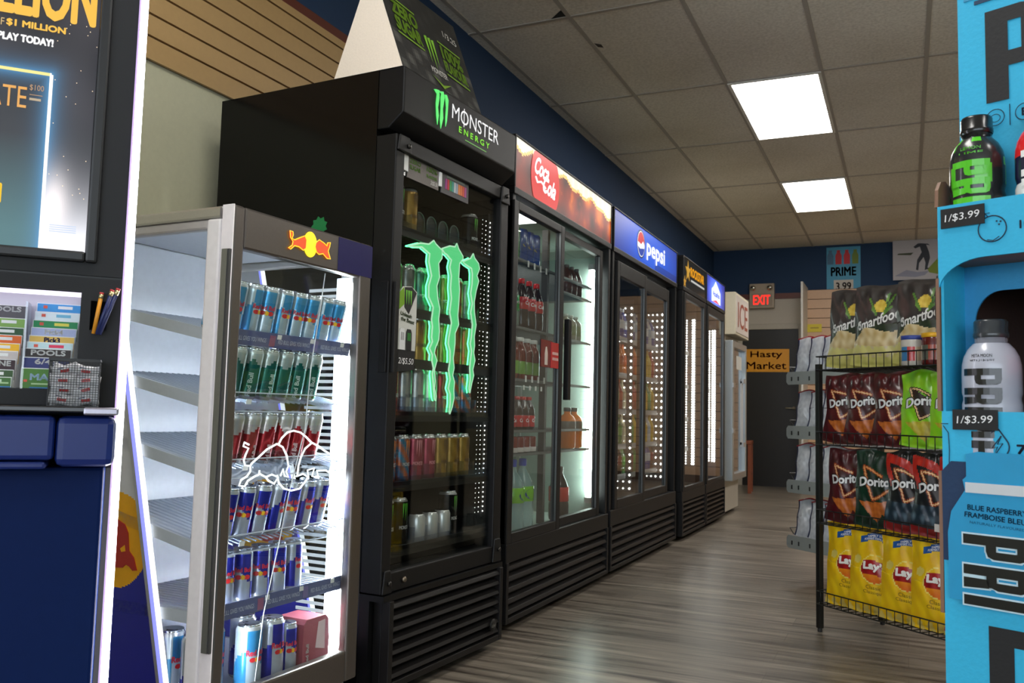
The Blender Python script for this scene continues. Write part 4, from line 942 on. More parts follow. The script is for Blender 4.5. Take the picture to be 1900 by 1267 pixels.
def stock(fr, rows, where):
    for rn, z, items in rows:
        for i, (x, k) in enumerate(items):
            o = bottle(k); place(o, fr, (x, .112 + BD[k][1]['r'] * .2, z), random.uniform(-.25, .25), '%s, %s on %s %s' % (DESC[k], ORD[i], rn, where), '%s bottles %s' % (rn, where))
            o['category'] = 'can' if k == 'tea_blue' else ('cup' if k == 'cup' else 'bottle')
stock(CK, CKR, 'shelf, left cola door')
stock(CK, [('red cups', .693, [(.27, 'cup'), (.338, 'cup'), (.406, 'cup'), (.474, 'cup')]), ('floor', .345, [(.305, 'water'), (.412, 'water')])], 'left cola door')
stock(CK, [('upper', 1.463, [(.90, 'darkb'), (.972, 'darkb'), (1.044, 'darkb')]), ('second', 1.238, [(.90, 'paleb'), (.972, 'paleb'), (1.044, 'paleb')]), ('middle', .693, [(.955, 'orange'), (1.052, 'orange')]), ('floor', .345, [(.86, 'bigcola')])], 'right cola door')
wire_shelf(coke, .64, 1.155, .075, .6, 1.46, c(110, 114, 114), lip=(.008, .002))
b = MB()
for k in range(4):
    for z in (1.505, 1.0): b.box(.29 + k * .07, .305 + k * .07, .066, .068, z, z + .028, CARD, WHITE)
    b.box(.27 + k * .066, .285 + k * .066, .066, .068, .965, .985, CARD, WHITE)
b.build('price_tags', coke)

# stock of the farther coolers: small in the photo, one mesh each
SM = dict(blu=(c(40, 70, 150), c(200, 205, 215)), red=(c(150, 40, 34), c(190, 70, 50)), orn=(c(210, 110, 40), c(190, 80, 40)), yel=(c(206, 170, 40), c(190, 150, 30)), grn=(c(50, 120, 60), c(90, 160, 70)), drk=(c(40, 24, 24), c(130, 30, 40)), wht=(c(200, 200, 205), c(150, 170, 190)), pal=(c(190, 180, 150), c(150, 140, 110)))
SN = dict(blu='blue', red='red', orn='orange', yel='yellow', grn='green', drk='dark', wht='white', pal='pale')
def small(k):
    a, l_ = SM[k]
    o = use('sm_' + k, lambda: make_bottle('small_bottle', .034, .19, a, l_, l_, sub=False, capr=.36, lz=(.32, .60))); o['category'] = 'bottle'; return o
def farstock(fr, spec, y, where):
    for rn, z, xs, kinds in spec:
        for i, (x, k) in enumerate(zip(xs, kinds)):
            place(small(k), fr, (x, y, z), random.uniform(-.5, .5), 'small %s bottle on %s shelf, %s, %s' % (SN[k], rn, ORD[i], where), 'bottles on the %s shelf, %s' % (rn, where))
XA = [.44 + .08 * k for k in range(8)]; XB = [1.08 + .08 * k for k in range(4)]; XC = [.46, .54, .62, .69]
farstock(PF, [('top', 1.333, XA, 'wht wht blu blu blu blu wht blu'.split()), ('second', 1.113, XA, 'grn pal orn orn red red orn pal'.split()), ('third', .893, XA, 'grn grn red pal pal red red pal'.split()), ('fourth', .683, XA, 'grn grn grn pal grn grn yel grn'.split()), ('fifth', .503, XA, 'drk drk drk grn drk drk grn drk'.split())], .165, 'left door under blue header')
farstock(PF, [('top', 1.333, XB, 'blu blu wht blu'.split()), ('second', 1.113, XB, 'yel yel yel red'.split()), ('third', .893, XB, 'yel yel grn yel'.split()), ('fourth', .683, XB, 'yel yel wht yel'.split()), ('fifth', .503, XB, 'drk blu blu drk'.split())], .165, 'right door under blue header')
farstock(RF, [('top', 1.363, XC, ['wht', 'blu', 'wht', 'red']), ('second', 1.103, XC, ['grn', 'yel', 'red', 'red']), ('third', .853, XC, ['blu', 'grn', 'grn', 'drk']), ('bottom', .623, XC, ['drk', 'blu', 'grn', 'drk'])], .19, 'gold star cooler')
farstock(AF, [('top', 1.363, XC, ['blu', 'wht', 'blu', 'wht']), ('second', 1.103, XC, ['wht', 'wht', 'blu', 'red']), ('third', .853, XC, ['blu', 'red', 'red', 'blu']), ('bottom', .623, XC, ['grn', 'blu', 'red', 'grn'])], .19, 'violet header cooler')


# ================================================================ lottery terminal, left edge
lt = thing('lottery_stand', 'dark play stand with lit poster, blue drawer and glowing white edge strip', 'stand', LT)
DK = c(27, 28, 31); NAVY = c(14, 38, 108)
XW = -.56
b = MB()
# front skin around the screen, slip recess and pencil slot
b.box(XW, 0, 0, .006, 1.10, 1.117, MATTE, DK); b.box(-.062, 0, 0, .006, 1.117, 1.78, MATTE, DK); b.box(XW, -.50, 0, .006, 1.117, 1.78, MATTE, DK); b.box(-.50, -.062, 0, .006, 1.70, 1.78, MATTE, DK)
b.box(XW, 0, 0, .006, 1.0525, 1.076, MATTE, DK); b.box(XW, 0, .004, .008, 1.076, 1.10, SATIN, c(20, 20, 22)); b.box(XW, 0, 0, .006, 1.080, 1.10, MATTE, DK)
b.box(-.063, -.048, 0, .006, .888, 1.0525, MATTE, DK); b.box(-.022, 0, 0, .006, .888, 1.0525, MATTE, DK); b.box(-.048, -.022, 0, .006, 1.038, 1.0525, MATTE, DK); b.box(-.048, -.022, 0, .006, .888, .989, MATTE, DK)
b.box(XW, 0, 0, .006, .862, .888, MATTE, DK)
b.box(XW, 0, .09, .26, .0, 1.78, MATTE, DK); b.box(XW, XW + .01, 0, .09, .76, 1.78, MATTE, DK); b.box(-.010, 0, .006, .09, .76, 1.78, MATTE, DK); b.box(XW, 0, .006, .09, 1.70, 1.78, MATTE, DK)
b.box(-.063, -.057, .006, .06, .888, 1.0525, SATIN, c(30, 30, 33)); b.box(-.050, -.020, .006, .03, .984, .989, SATIN, BLACK)
b.build('housing', lt)
b = frame_mb(-.515, -.043, 1.101, 1.72, -.008, .012, .018, .018, .018, .018, SATIN, c(26, 26, 28)); b.build('screen_frame', lt, bevel=.004)
b = MB()
def scr(u, v):
    x = -.5 + u * .44; z = 1.118 + v * .585
    base = lerp(c(22, 20, 30), c(54, 50, 58), .5 + .5 * math.sin(x * 31 + z * 17) * math.sin(z * 23 - x * 9))
    if x < -.131 and z < 1.416: base = lerp(c(60, 108, 112), c(28, 28, 36), (z - 1.15) / .16)
    dd = min(abs(x + .131) if z < 1.416 else math.hypot(x + .131, z - 1.416), abs(z - 1.416) if x < -.131 else 9)
    k = math.exp(-dd / .010); base = tuple(base[i] + (c(70, 140, 190)[i] - base[i]) * min(1, k * 1.1) for i in range(3))
    if x > -.131:
        k2 = math.exp(-((z - 1.118) / .07) ** 1.5) ; base = lerp(base, (1.3, 1.3, 1.4), k2 * .95)
        k3 = math.exp(-((z - 1.19) / .05) ** 2) * math.exp(-((x + .115) / .02) ** 2); base = lerp(base, (1.2, 1.1, 1.1), k3)
    if dd < .0026: base = c(250, 240, 150) if x < -.132 else (1.3, 1.3, 1.2)
    return base
b.grid(170, 220, lambda u, v: (-.5 + u * .44, .010, 1.118 + v * .585), EM1, scr, False)
GOLD = c(250, 196, 80); yy = .0085
b.text('MILLION', flat(-.068, 1.508, yy), .098, EM1, GOLD, w=.205, bold=.03, align='r')
b.text('$1 MILLION', flat(-.113, 1.487, yy, R(0)), .0135, EM1, GOLD, w=.088, bold=.06, align='r'); b.text('S OF', flat(-.204, 1.487, yy), .0125, EM1, c(220, 190, 130), w=.026, align='r')
b.text('PLAY TODAY!', flat(-.130, 1.463, yy), .0135, EM1, (1, 1, 1), w=.082, bold=.07, align='r')
b.text('ULTIMATE', flat(-.164, 1.352, yy), .036, EM1, c(236, 170, 80), w=.15, bold=-.0, align='r'); b.text('$100', flat(-.150, 1.383, yy), .011, EM1, c(190, 150, 110), w=.021)
b.box(-.160, -.141, .0083, .0087, 1.376, 1.377, EM1, c(190, 150, 110)); b.box(-.160, -.143, .0083, .0087, 1.367, 1.371, EM1, c(190, 170, 140))
b.text('MILLION', flat(-.190, 1.189, yy), .034, EM1, c(250, 200, 20), w=.10, bold=.06, align='r'); b.text('3', flat(-.199, 1.143, yy), .018, EM1, c(200, 220, 60), align='r', bold=.03)
rnd = random.Random(5)
for i in range(26):
    x, z = rnd.uniform(-.125, -.064), rnd.uniform(1.17, 1.52); b.box(x, x + .0012, .0083, .0087, z, z + .0012, EM2, (1, .75, .5))
for i in range(4): b.box(-.118, -.078, .0083, .0087, 1.150 + i * .0035, 1.1515 + i * .0035, EM1, c(200, 215, 240))
b.build('lit_poster', lt)
b = MB(); b.box(-.5, -.063, .058, .062, .888, 1.052, SATIN, c(200, 196, 206)); b.box(-.5, -.063, .012, .058, 1.0485, 1.0515, EM2, (.86, .80, 1.0)); b.box(-.5, -.063, .006, .058, .884, .888, SATIN, c(30, 30, 32))
b.box(-.143, -.140, .002, .055, .888, 1.03, GLT); b.build('slip_recess', lt)
b = MB(); b.box(XW, .004, -.075, .006, .852, .861, GLOSSP, c(24, 24, 26)); b.build('counter', lt, bevel=.002)
b = MB(); b.box(-.045, .006, -.077, .004, .848, .8605, METAL, c(176, 172, 186)); b.build('counter_corner', lt, bevel=.003)
b = MB(); b.box(-.083, .003, -.062, .09, .766, .846, SATIN, NAVY); b.build('drawer_side', lt, bevel=.012)
b = MB(); b.box(XW, -.0845, -.062, .09, .776, .846, SATIN, NAVY); b.build('drawer', lt, bevel=.008)
b = MB(); b.box(XW, -.095, -.056, .09, .762, .774, SATIN, NAVY); b.build('drawer_lip', lt, bevel=.004)
b = MB(); b.box(XW, -.012, -.004, .09, .0, .762, PANELM, c(8, 30, 78)); b.build('lower_panel', lt, bevel=.006)
b = MB(); b.box(.0015, .0125, -.002, .030, .0, 1.78, EM8, (.94, .92, 1.0)); b.box(-.0018, .0012, -.003, .010, .0, 1.78, EM1, (.74, .52, 1.0)); b.build('glow_strip', lt)

slips_r = [(1.034, c(60, 150, 215), '', WHITE, .0), (1.019, c(228, 240, 244), '', c(120, 190, 220), .0), (1.004, c(36, 140, 84), '', c(230, 220, 90), 0), (.991, c(176, 186, 224), 'Pick4', WHITE, .4), (.977, c(228, 188, 92), 'Pick3', c(30, 30, 90), .35), (.966, c(196, 222, 228), '', c(220, 50, 90), 0), (.955, c(46, 38, 38), 'POOLS', WHITE, .75), (.940, c(44, 52, 110), '6/49', WHITE, .5), (.922, c(72, 122, 44), 'MAX', c(190, 220, 240), .6)]
slips_l = [(1.027, c(84, 80, 86), 'POOLS', WHITE, .7), (1.005, c(130, 170, 84), '', WHITE, 0), (.989, c(40, 84, 50), '', WHITE, 0), (.976, c(230, 106, 36), '', WHITE, 0), (.962, c(250, 190, 30), '', WHITE, 0), (.949, c(200, 190, 188), '', WHITE, 0), (.935, c(50, 26, 34), 'PROLINE', WHITE, .8), (.918, c(52, 84, 44), '', WHITE, 0), (.906, c(66, 112, 52), '', c(200, 220, 200), 0)]
SD = ['sky blue', 'white', 'green', 'lilac', 'yellow', 'pale blue', 'black', 'navy', 'bottom green']; SDL = ['grey', 'lime green', 'dark green', 'orange', 'yellow', 'pinkish grey', 'dark maroon', 'second lowest green', 'lowest green']
for ci, (lst, xc, dn, cn) in enumerate(((slips_r, -.098, SD, 'right column'), (slips_l, -.178, SDL, 'left column'))):
    for i, (zt, cc, s_, tc, wf) in enumerate(lst):
        k = i / 8
        t = thing('play_slip', '%s lottery slip in the %s of the slip rack' % (dn[i], cn), 'slip', LT, (xc - .012 * k, .050 - .046 * k, .889), group='lottery slips, %s' % cn)
        hh = zt - .889; b = MB(); b.box(-.034, .034, -.0006, .0006, 0, hh, CARD, WHITE); b.box(-.033, .033, -.0012, -.0006, max(0, hh - .034), hh - .0012, CARD, cc)
        if s_: b.text(s_, flat(.0, hh - (.0115 if s_ != 'MAX' else .020), -.0016), .009 if s_ != 'MAX' else .011, CARD, tc, w=.068 * wf, bold=.06)
        else:
            b.box(-.024, -.018, -.0016, -.0012, hh - .009, hh - .004, CARD, c(220, 90, 70)); b.box(-.002, .020, -.0016, -.0012, hh - .009, hh - .004, CARD, tc)
        if i == 8:
            b.lathe([(0, 0), (.0075, 0)], CARD, c(40, 120, 190), 14) if False else None
            b.box(-.029, -.024, -.0016, -.0012, .010, .014, CARD, c(220, 90, 70)); b.box(-.018, .030, -.0016, -.0012, .006, .0085, CARD, c(170, 200, 150)); b.box(-.02, .033, -.0018, -.0012, 0, .002, CARD, c(40, 110, 170))
        b.build('slip', t)
# pencils in the slot
def pencil(lab, x0, z0, x1, z1, cc, L=1.0, y=-.004):
    t = thing('pencil', lab, 'pencil', LT, (x0, y, z0)); dx, dz = x1 - x0, z1 - z0; n = math.hypot(dx, dz)
    dirv = Vector((dx / n, -.05, dz / n)); p = lambda q: tuple(dirv * q * n)
    b = MB(); b.tube([p(-.12), p(.84)], .0036, SATIN, cc, 6); b.build('shaft', t)
    b = MB(); b.tube([p(.84), p(.95)], .0037, METAL, c(214, 200, 150), 10); b.build('ferrule', t)
    b = MB(); b.tube([p(.95), p(1.0)], .0036, SATIN, c(206, 60, 60), 10); b.build('eraser', t)
pencil('yellow pencil with red eraser standing in the terminal slot', -.040, .990, -.032, 1.052, c(226, 150, 40))
pencil('dark blue pencil, left of the two leaning in the terminal slot', -.034, .990, -.016, 1.058, c(34, 46, 96))
pencil('dark blue pencil, right of the two leaning against the glowing strip', -.029, .990, -.007, 1.060, c(30, 40, 88), y=-.010)
# wire basket of wrapped candies
bs = thing('mesh_basket', 'small black wire mesh basket on the counter of the play stand', 'basket', LT, (-.062, -.034, .8612))
b = MB(); w_, d_, h_ = .036, .026, .076; m_ = SATIN; cc = c(20, 20, 20)
for s_ in (-1, 1):
    for k in range(19): x = -w_ + k * 2 * w_ / 18; b.box(x - .0004, x + .0004, s_ * d_ - .0005, s_ * d_ + .0005, 0, h_, m_, cc)
    for k in range(20): z = k * h_ / 20; b.box(-w_, w_, s_ * d_ - .0004, s_ * d_ + .0004, z, z + .0008, m_, cc)
    for k in range(14): y = -d_ + k * 2 * d_ / 13; b.box(s_ * w_ - .0005, s_ * w_ + .0005, y - .0004, y + .0004, 0, h_, m_, cc)
    for k in range(20): z = k * h_ / 20; b.box(s_ * w_ - .0004, s_ * w_ + .0004, -d_, d_, z, z + .0008, m_, cc)
b.box(-w_, w_, -d_, d_, 0, .0012, m_, cc); b.build('mesh', bs)
b = frame_mb(-w_ - .001, w_ + .001, h_ - .004, h_, -d_ - .001, -d_ + .001, .002, .002, .002, .002, SATIN, BLACK)
for s_ in (-1, 1): b.box(s_ * w_ - .0012, s_ * w_ + .0012, -d_, d_, h_ - .003, h_, SATIN, BLACK)
b.box(-w_, w_, d_ - .001, d_ + .001, h_ - .003, h_, SATIN, BLACK); b.build('rim', bs)
def candy():
    t = thing('wrapped_candy', 'x', 'candy'); b = MB()
    def pos(s_): return lambda u, v: ((u - .5) * .030 * (1 + .25 * abs(2 * u - 1) ** 6), s_ * -.0042 * (1 - (2 * v - 1) ** 2) ** .5 * (1 - abs(2 * u - 1) ** 4), (v - .5) * .016 * (1 + .3 * abs(2 * u - 1) ** 8))
    f = lambda u, v: c(196, 30, 38) if (.3 < u < .75 and .25 < v < .6) else (c(60, 60, 100) if (.2 < u < .5 and .7 < v < .85) else c(228, 226, 230))
    b.grid(16, 10, pos(1), FOIL, f); k = len(b.f); b.grid(16, 10, pos(-1), FOIL, f); b.f[k:] = [q[::-1] for q in b.f[k:]]
    b.build('wrapper', t); return t
rnd = random.Random(11); n = 0
for lv in range(4):
    for ix in range(2):
        for iy in range(2):
            o = use('candy', candy); o.location = LT.P(-.079 + ix * .034 + rnd.uniform(-.002, .002), -.046 + iy * .022, .8725 + lv * .0155); o.rotation_euler = (rnd.uniform(-.25, .25), rnd.uniform(-.25, .25), LT.a + rnd.uniform(-.25, .25))
            o['label'] = 'white and red wrapped candy inside the black wire basket'; o['group'] = 'wrapped candies in the wire basket'

# ================================================================ blue bottle display, right edge
SKY = c(48, 178, 220); BRN = c(132, 98, 78); DKB = c(20, 34, 60)
pr = thing('bottle_display', 'bright blue cardboard drink display tower with price tags', 'display', PR)
W = .52
b = MB()
b.box(0, W, .0, .004, 0, .886, CARD, SKY)                      # lower front
b.box(0, .004, .004, .34, 0, 1.186, CARD, SKY); b.box(W - .004, W, .004, .34, 0, 1.186, CARD, SKY); b.box(0, W, .34, .344, 0, 1.5, CARD, BRN)
b.build('carton', pr)
b = MB(); b.prism([(-.002, 1.186), (W, 1.186), (W, 1.105)] + [(.062 - .062 * math.sin(PI / 2 * k / 10) ** 1.0 - .002 * k / 10, 1.060 + .045 * math.cos(PI / 2 * k / 10)) for k in range(11)], .0, .004, CARD, SKY); b.box(.004, W - .004, .004, .34, 1.105, 1.115, CARD, BRN); b.build('upper_tray', pr)
b = MB(); b.box(-.006, -.001, .0, .03, .886, 1.08, CARD, BRN); b.build('cardboard_edge', pr)
b = MB(); b.box(-.006, -.001, .0, .02, .60, .80, CARD, BRN); b.build('cardboard_edge', pr)
b = MB(); b.prism([(.0, 1.186), (.055, 1.186), (.055, 1.206), (.045, 1.222), (.028, 1.230), (.012, 1.226), (.002, 1.212)], -.006, -.001, CARD, BRN, axis='x'); b.build('side_flap', pr)
b = MB(); b.box(.004, W - .004, .004, .34, .80, .812, CARD, BRN)
arch = [(.004, .812), (.018, .812), (.018, 1.02)] + [(.056 - .038 * math.cos(PI / 2 * k / 10), 1.02 + .046 * math.sin(PI / 2 * k / 10)) for k in range(1, 11)] + [(W - .056 + .038 * math.sin(PI / 2 * k / 10), 1.02 + .046 * math.cos(PI / 2 * k / 10)) for k in range(11)] + [ (W - .02, .812), (W - .004, .812), (W - .004, 1.105), (.004, 1.105)]
b.prism(arch, .078, .082, CARD, c(42, 140, 190)); b.build('inner_panel', pr)
b = MB(); b.box(.0045, .007, .084, .335, .815, 1.10, CARD, c(60, 42, 36)); b.box(W - .007, W - .0045, .084, .335, .815, 1.10, CARD, c(60, 42, 36)); b.box(.007, W - .007, .330, .335, .815, 1.10, CARD, c(60, 42, 36)); b.build('brown_lining', pr)
b = MB()
hd = [(.0, 1.117), (.49, 1.117), (.52, 1.95), (.0, 1.95)]
b.prism(hd, .080, .084, CARD, SKY)
block(b, 'PRIME', flat(.040, 1.352, .0785), .143, .40, CARD, c(26, 26, 28), n=1)
b.box(.025, .5, .0785, .0798, 1.512, 1.518, CARD, c(30, 60, 90)); b.box(.01, .5, .0785, .0798, 1.522, 1.95, CARD, c(60, 150, 190))
for x in (.052, .092):
    b.tube([(x + .0125 * math.cos(2 * PI * k / 20), .0785, 1.328 + .0125 * math.sin(2 * PI * k / 20)) for k in range(20)], .0006, CARD, DKB, 4, True)
b.tube([(.052 + .007 * math.cos(2 * PI * k / 14), .0785, 1.327 + .006 * math.sin(2 * PI * k / 14)) for k in range(14)], .0005, CARD, DKB, 4, True)
b.text('B', flat(.092, 1.322, .0785), .012, CARD, DKB, bold=.05); b.box(.0715, .0722, .0785, .0798, 1.312, 1.344, CARD, DKB)
b.build('header_card', pr)
b = MB(); y = -.001
b.tube([(.073 + .0185 * math.cos(2 * PI * k / 24), y, 1.143 + .0185 * math.sin(2 * PI * k / 24)) for k in range(24)], .0008, CARD, DKB, 4, True)
b.tube([(.066, y, 1.128), (.074, y, 1.126), (.082, y, 1.131)], .0006, CARD, DKB, 4)
for x, z in ((.078, 1.152), (.083, 1.151), (.081, 1.147)): b.box(x, x + .002, -.0012, 0, z, z + .002, CARD, DKB)
for k in range(3): b.tube([(.060 + k * .004, y, 1.156 + k * .002), (.056 + k * .004, y, 1.166), (.062 + k * .004, y, 1.162 + k * .002)], .0006, CARD, DKB, 4)
b.text('10% C', flat(.108, 1.138, y), .012, CARD, DKB, bold=.04, align='l')
dz = .836; b.tube([(.073, y, dz + .03)] + [(.073 + .016 * math.sin(a), y, dz + .002 - .016 * math.cos(a)) for a in [-(PI * .72) + k * PI * 1.44 / 14 for k in range(15)]][::-1] + [(.073, y, dz + .03)], .0009, CARD, DKB, 4)
b.tube([(.079, y, dz + .017), (.067, y, dz), (.074, y, dz + .002), (.069, y, dz - .012), (.081, y, dz + .007), (.074, y, dz + .005), (.079, y, dz + .017)], .0007, CARD, DKB, 4)
b.text('705', flat(.098, .829, y), .0135, CARD, c(30, 40, 70), w=.036, bold=.06, align='l')
block(b, 'PRIME', flat(.058, .448, y), .146, .40, CARD, c(22, 22, 24), n=1)
for q in (.80, .868): b.tube([(-.001, y, q), (.009, y, q)], .0006, CARD, DKB, 4)
b.tube([(.002, y, .865), (.009, y, .855), (.010, y, .83), (.009, y, .80), (.003, y, .79)], .0006, CARD, DKB, 4)
b.build('printing', pr)
b = MB(); b.prism([(-.001, .80), (.012, .815), (.034, .815), (.040, .80), (.040, .675), (.0, .675)], -.0015, -.0005, CARD, c(14, 48, 84)); b.build('side_cutout', pr)
# die cut bottle picture on the lower tray
b = MB(); cu = [(.035, .826), (.050, .830), (.105, .829), (.116, .822), (.116, .795), (.118, .784), (.120, .772), (.128, .755), (.135, .725), (.136, .62), (.010, .624), (.009, .715), (.014, .745), (.028, .768), (.033, .776), (.030, .790), (.035, .795)]
b.prism(cu, -.008, -.005, GLOSSP, c(38, 150, 200)); b.box(.034, .112, -.0095, -.008, .773, .787, GLOSSP, c(206, 210, 214))
b.text('BLUE RASPBERRY', flat(.074, .748, -.009, R(-2)), .0075, GLOSSP, c(18, 60, 90), w=.076, bold=.03); b.text('FRAMBOISE BLEUE', flat(.074, .737, -.009, R(-3)), .0075, GLOSSP, c(18, 60, 90), w=.084, bold=.03)
b.text('NATURALLY FLAVOURED', flat(.074, .729, -.009, R(-3)), .0035, GLOSSP, c(18, 70, 100), w=.07)
def rotcw(x, z, y): return lambda u, v: (x + v, y, z - u)
block(b, 'PRI', rotcw(.030, .716, -.0090), .082, .096, GLOSSP, c(200, 226, 236), gap=.010, n=1, grow=.0022); block(b, 'PRI', rotcw(.030, .716, -.0096), .082, .096, GLOSSP, c(20, 20, 22), gap=.010, n=1)
b.build('bottle_picture', pr)
for x0, z0, lab in ((.004, 1.152, '1/$3.99'), (.016, .860, '1/$3.99')):
    b = MB(); b.box(x0, x0 + .060, -.0035, -.0015, z0, z0 + .0235 + .005, CARD, c(16, 16, 18)); b.text(lab, flat(x0 + .030, z0 + .008, -.0042, R(2)), .012, CARD, WHITE, w=.048, bold=.0, shear=.1); o = b.build('price_tag', pr)
def prime(key, base, band, ink, capc, top1, top2, r=.0368, h=.205):
    t = thing('sports_drink', 'x', 'bottle')
    pr_ = [(r * .88, 0), (r * .98, .006), (r, .012), (r, .040), (r * .955, .046), (r * .955, .050), (r, .056), (r, .084), (r * .955, .090), (r * .955, .094), (r, .100), (r, .128), (r * .985, .140), (r * .92, .152), (r * .78, .163), (r * .60, .171)]
    b = MB(); b.lathe(pr_, GLOSSP, base, 40, colf=lambda a, z, k: band(a, z)); b.build('bottle', t)
    b = MB(); wrap = lambda u, v: ((r + .0008) * math.sin(u / r), -(r + .0008) * math.cos(u / r), v)
    block(b, 'PRIME', lambda u, v: wrap(v - .028, .134 - u), .054, .124, GLOSSP, ink, gap=.004, n=7)
    sh = lambda zz: (lambda u, v: ((r * .93) * math.sin(u / r), -(r * .93) * math.cos(u / r) - .0012, zz + v))
    b.text(top1, sh(.150), .0045, GLOSSP, ink, w=.030, bold=.02, fine=.3); b.text(top2, sh(.1425), .0045, GLOSSP, ink, w=.036, bold=.02, fine=.3); b.build('label', t)
    b = MB(); b.lathe([(r * .60, .170), (r * .55, .172), (r * .55, .180)], LIQ, base, 24); b.build('neck', t)
    b = MB(); n = 48; b.lathe([(r * .57, .179), (r * .60, .181), (r * .60, .186), (r * .575, .187), (r * .575, .202), (r * .53, .205), (0, .205)], GLOSSP, capc, n); b.build('cap', t)
    return t
LIME = c(86, 196, 40)
def band_bk(a, z): 
    s_ = math.sin(a * 2 + z * 60) * math.sin(a * 3 - z * 40)
    return lerp(c(30, 32, 32), c(44, 46, 46), .5) if s_ < .55 else LIME
o = use('pr_green', lambda: prime('g', c(40, 42, 42), band_bk, LIME, c(18, 18, 20), 'LEMON', 'LIME')); place(o, PR, (.039, .042, 1.1155), .1, 'black and lime green sports drink bottle on the upper blue tray')
o = use('pr_red', lambda: prime('r', c(220, 40, 44), lambda a, z: c(222, 36, 40) if z > .115 else (c(226, 226, 226) if int(z * 110) % 2 else c(24, 26, 60)), c(240, 240, 240), c(226, 30, 36), 'ICE', 'POP')); place(o, PR, (.128, .042, 1.1155), .2, 'red capped sports drink bottle on the upper tray at the right edge')
o = use('pr_grey', lambda: prime('w', c(176, 178, 190), lambda a, z: c(178, 180, 192), c(20, 20, 22), c(52, 56, 60), 'META MOON', 'META-LUNAIRE', r=.0385)); place(o, PR, (.055, .036, .8125), .0, 'silver grey sports drink bottle in the lower blue tray opening')
o = dup(USED['pr_red']); place(o, PR, (.150, .036, .8125), .4, 'red sports drink bottle at the right edge of the lower tray')

# ================================================================ chip rack and bags
cr = thing('wire_chip_rack', 'black wire rack of four baskets holding bags of chips', 'rack', CR)
BK = c(12, 12, 12); RW, RD = .82, .355
for x in (0, RW):
    for y in (0, RD):
        b = MB(); b.box(x - .011, x + .011, y - .011, y + .011, .015, 1.10 if y == 0 else 1.42, SATIN, BK); p_ = b.build('post', cr, bevel=.002)
        b = MB(); b.lathe([(.009, 0), (.010, .002), (.010, .015)], SATIN, c(40, 40, 42), 12, cx=x, cy=y); b.build('foot', p_)
BZ = [(.120, .052), (.445, .055), (.765, .052), (1.073, .056)]
for z, hh in BZ:
    b = MB(); r = .0021
    for zz in (z, z + hh):
        b.tube([(.015, .0, zz), (.02, -.035, zz), (RW - .02, -.035, zz), (RW - .015, .0, zz)], r * 1.3, SATIN, BK, 5); 
        for x in (.015, RW - .015): b.tube([(x, 0, zz), (x, RD, zz)], r * 1.3, SATIN, BK, 5)
    k = 0; x = .04
    while x < RW - .02:
        b.tube([(x, -.036, z + hh + .001), (x, -.036, z), (x, RD, z)], r, SATIN, BK, 4); x += .0365
    y = .02
    while y < RD: b.tube([(.015, y, z), (RW - .015, y, z)], r, SATIN, BK, 4); b.tube([(.015, y, z), (.015, y, z + hh)], r, SATIN, BK, 4); y += .055
    b.build('basket', cr)
b = MB(); b.box(.583, .625, -.040, -.038, .485, .512, CARD, c(210, 205, 200)); b.build('price_card', cr)

def bag(name, w, h, d, colf, texts, back=c(190, 190, 192), seed=1, nu=46, nv=70):
    t = thing(name, 'x', 'bag of chips'); rnd = random.Random(seed)
    ph = [rnd.uniform(0, 6) for _ in range(8)]
    def pos(sgn):
        def f(u, v):
            e = 2 * u - 1; q = math.sin(PI * min(1, max(0, (v - .035) / .93))); th = d * .5 * (max(0, q) ** .55) * (1 - abs(e) ** 3.2)
            wr = .0022 * math.sin(e * 7 + ph[0] + v * 6) * math.sin(v * 11 + ph[1]) + .0009 * math.sin(e * 15 + v * 23 + ph[2]) + .004 * math.exp(-((v - .9) / .09) ** 2) * math.sin(e * 13 + ph[3])
            th += wr * (1 - abs(e) ** 4) * (1 if .04 < v < .96 else .25)
            x = e * w / 2 * (1 - .075 * max(0, q)) + .004 * math.sin(v * 9 + ph[4]) * abs(e)
            z = v * h + .006 * math.sin(e * 4 + ph[5]) * v - .010 * abs(e) ** 2 * (1 if v > .5 else -1)
            return (x, sgn * (-max(th, .0006)) + .003 * math.sin(e * 5 + ph[6]) * v, z)
        return f
    fr_, bk_ = pos(1), pos(-1)
    b = MB(); b.grid(nu, nv, fr_, FOIL, colf)
    k = len(b.f); b.grid(16, 24, bk_, FOIL, lambda u, v: back if .06 < v < .94 and .12 < u < .88 else colf(u, v)); b.f[k:] = [q[::-1] for q in b.f[k:]]
    def on(cu, cv, rot=0, off=.0016):
        def g(a, q):
            x = a * math.cos(rot) - q * math.sin(rot); z = a * math.sin(rot) + q * math.cos(rot)
            p = fr_(min(.995, max(.005, cu + x / w)), cv + z / h); return (p[0], p[1] - off, p[2])
        return g
    b.build('bag', t)
    if texts:
        l = MB(); texts(l, on); l.build('lettering', t)
    return t
def tri(u, v, ax, ay, bx, by, cx_, cy_):
    s1 = (bx - ax) * (v - ay) - (by - ay) * (u - ax); s2 = (cx_ - bx) * (v - by) - (cy_ - by) * (u - bx); s3 = (ax - cx_) * (v - cy_) - (ay - cy_) * (u - cx_)
    return (s1 >= 0) == (s2 >= 0) == (s3 >= 0)
def seg(u, v, ax, ay, bx, by, wd, asp):
    dx, dy = (bx - ax), (by - ay) * asp; px, py = (u - ax), (v - ay) * asp
    q = max(0, min(1, (px * dx + py * dy) / (dx * dx + dy * dy))); return math.hypot(px - q * dx, py - q * dy) < wd
def nz2(u, v, s_=1): return .5 + .25 * math.sin(u * 37 * s_ + math.sin(v * 29)) + .25 * math.sin(v * 41 * s_ + math.sin(u * 31 + v * 7))
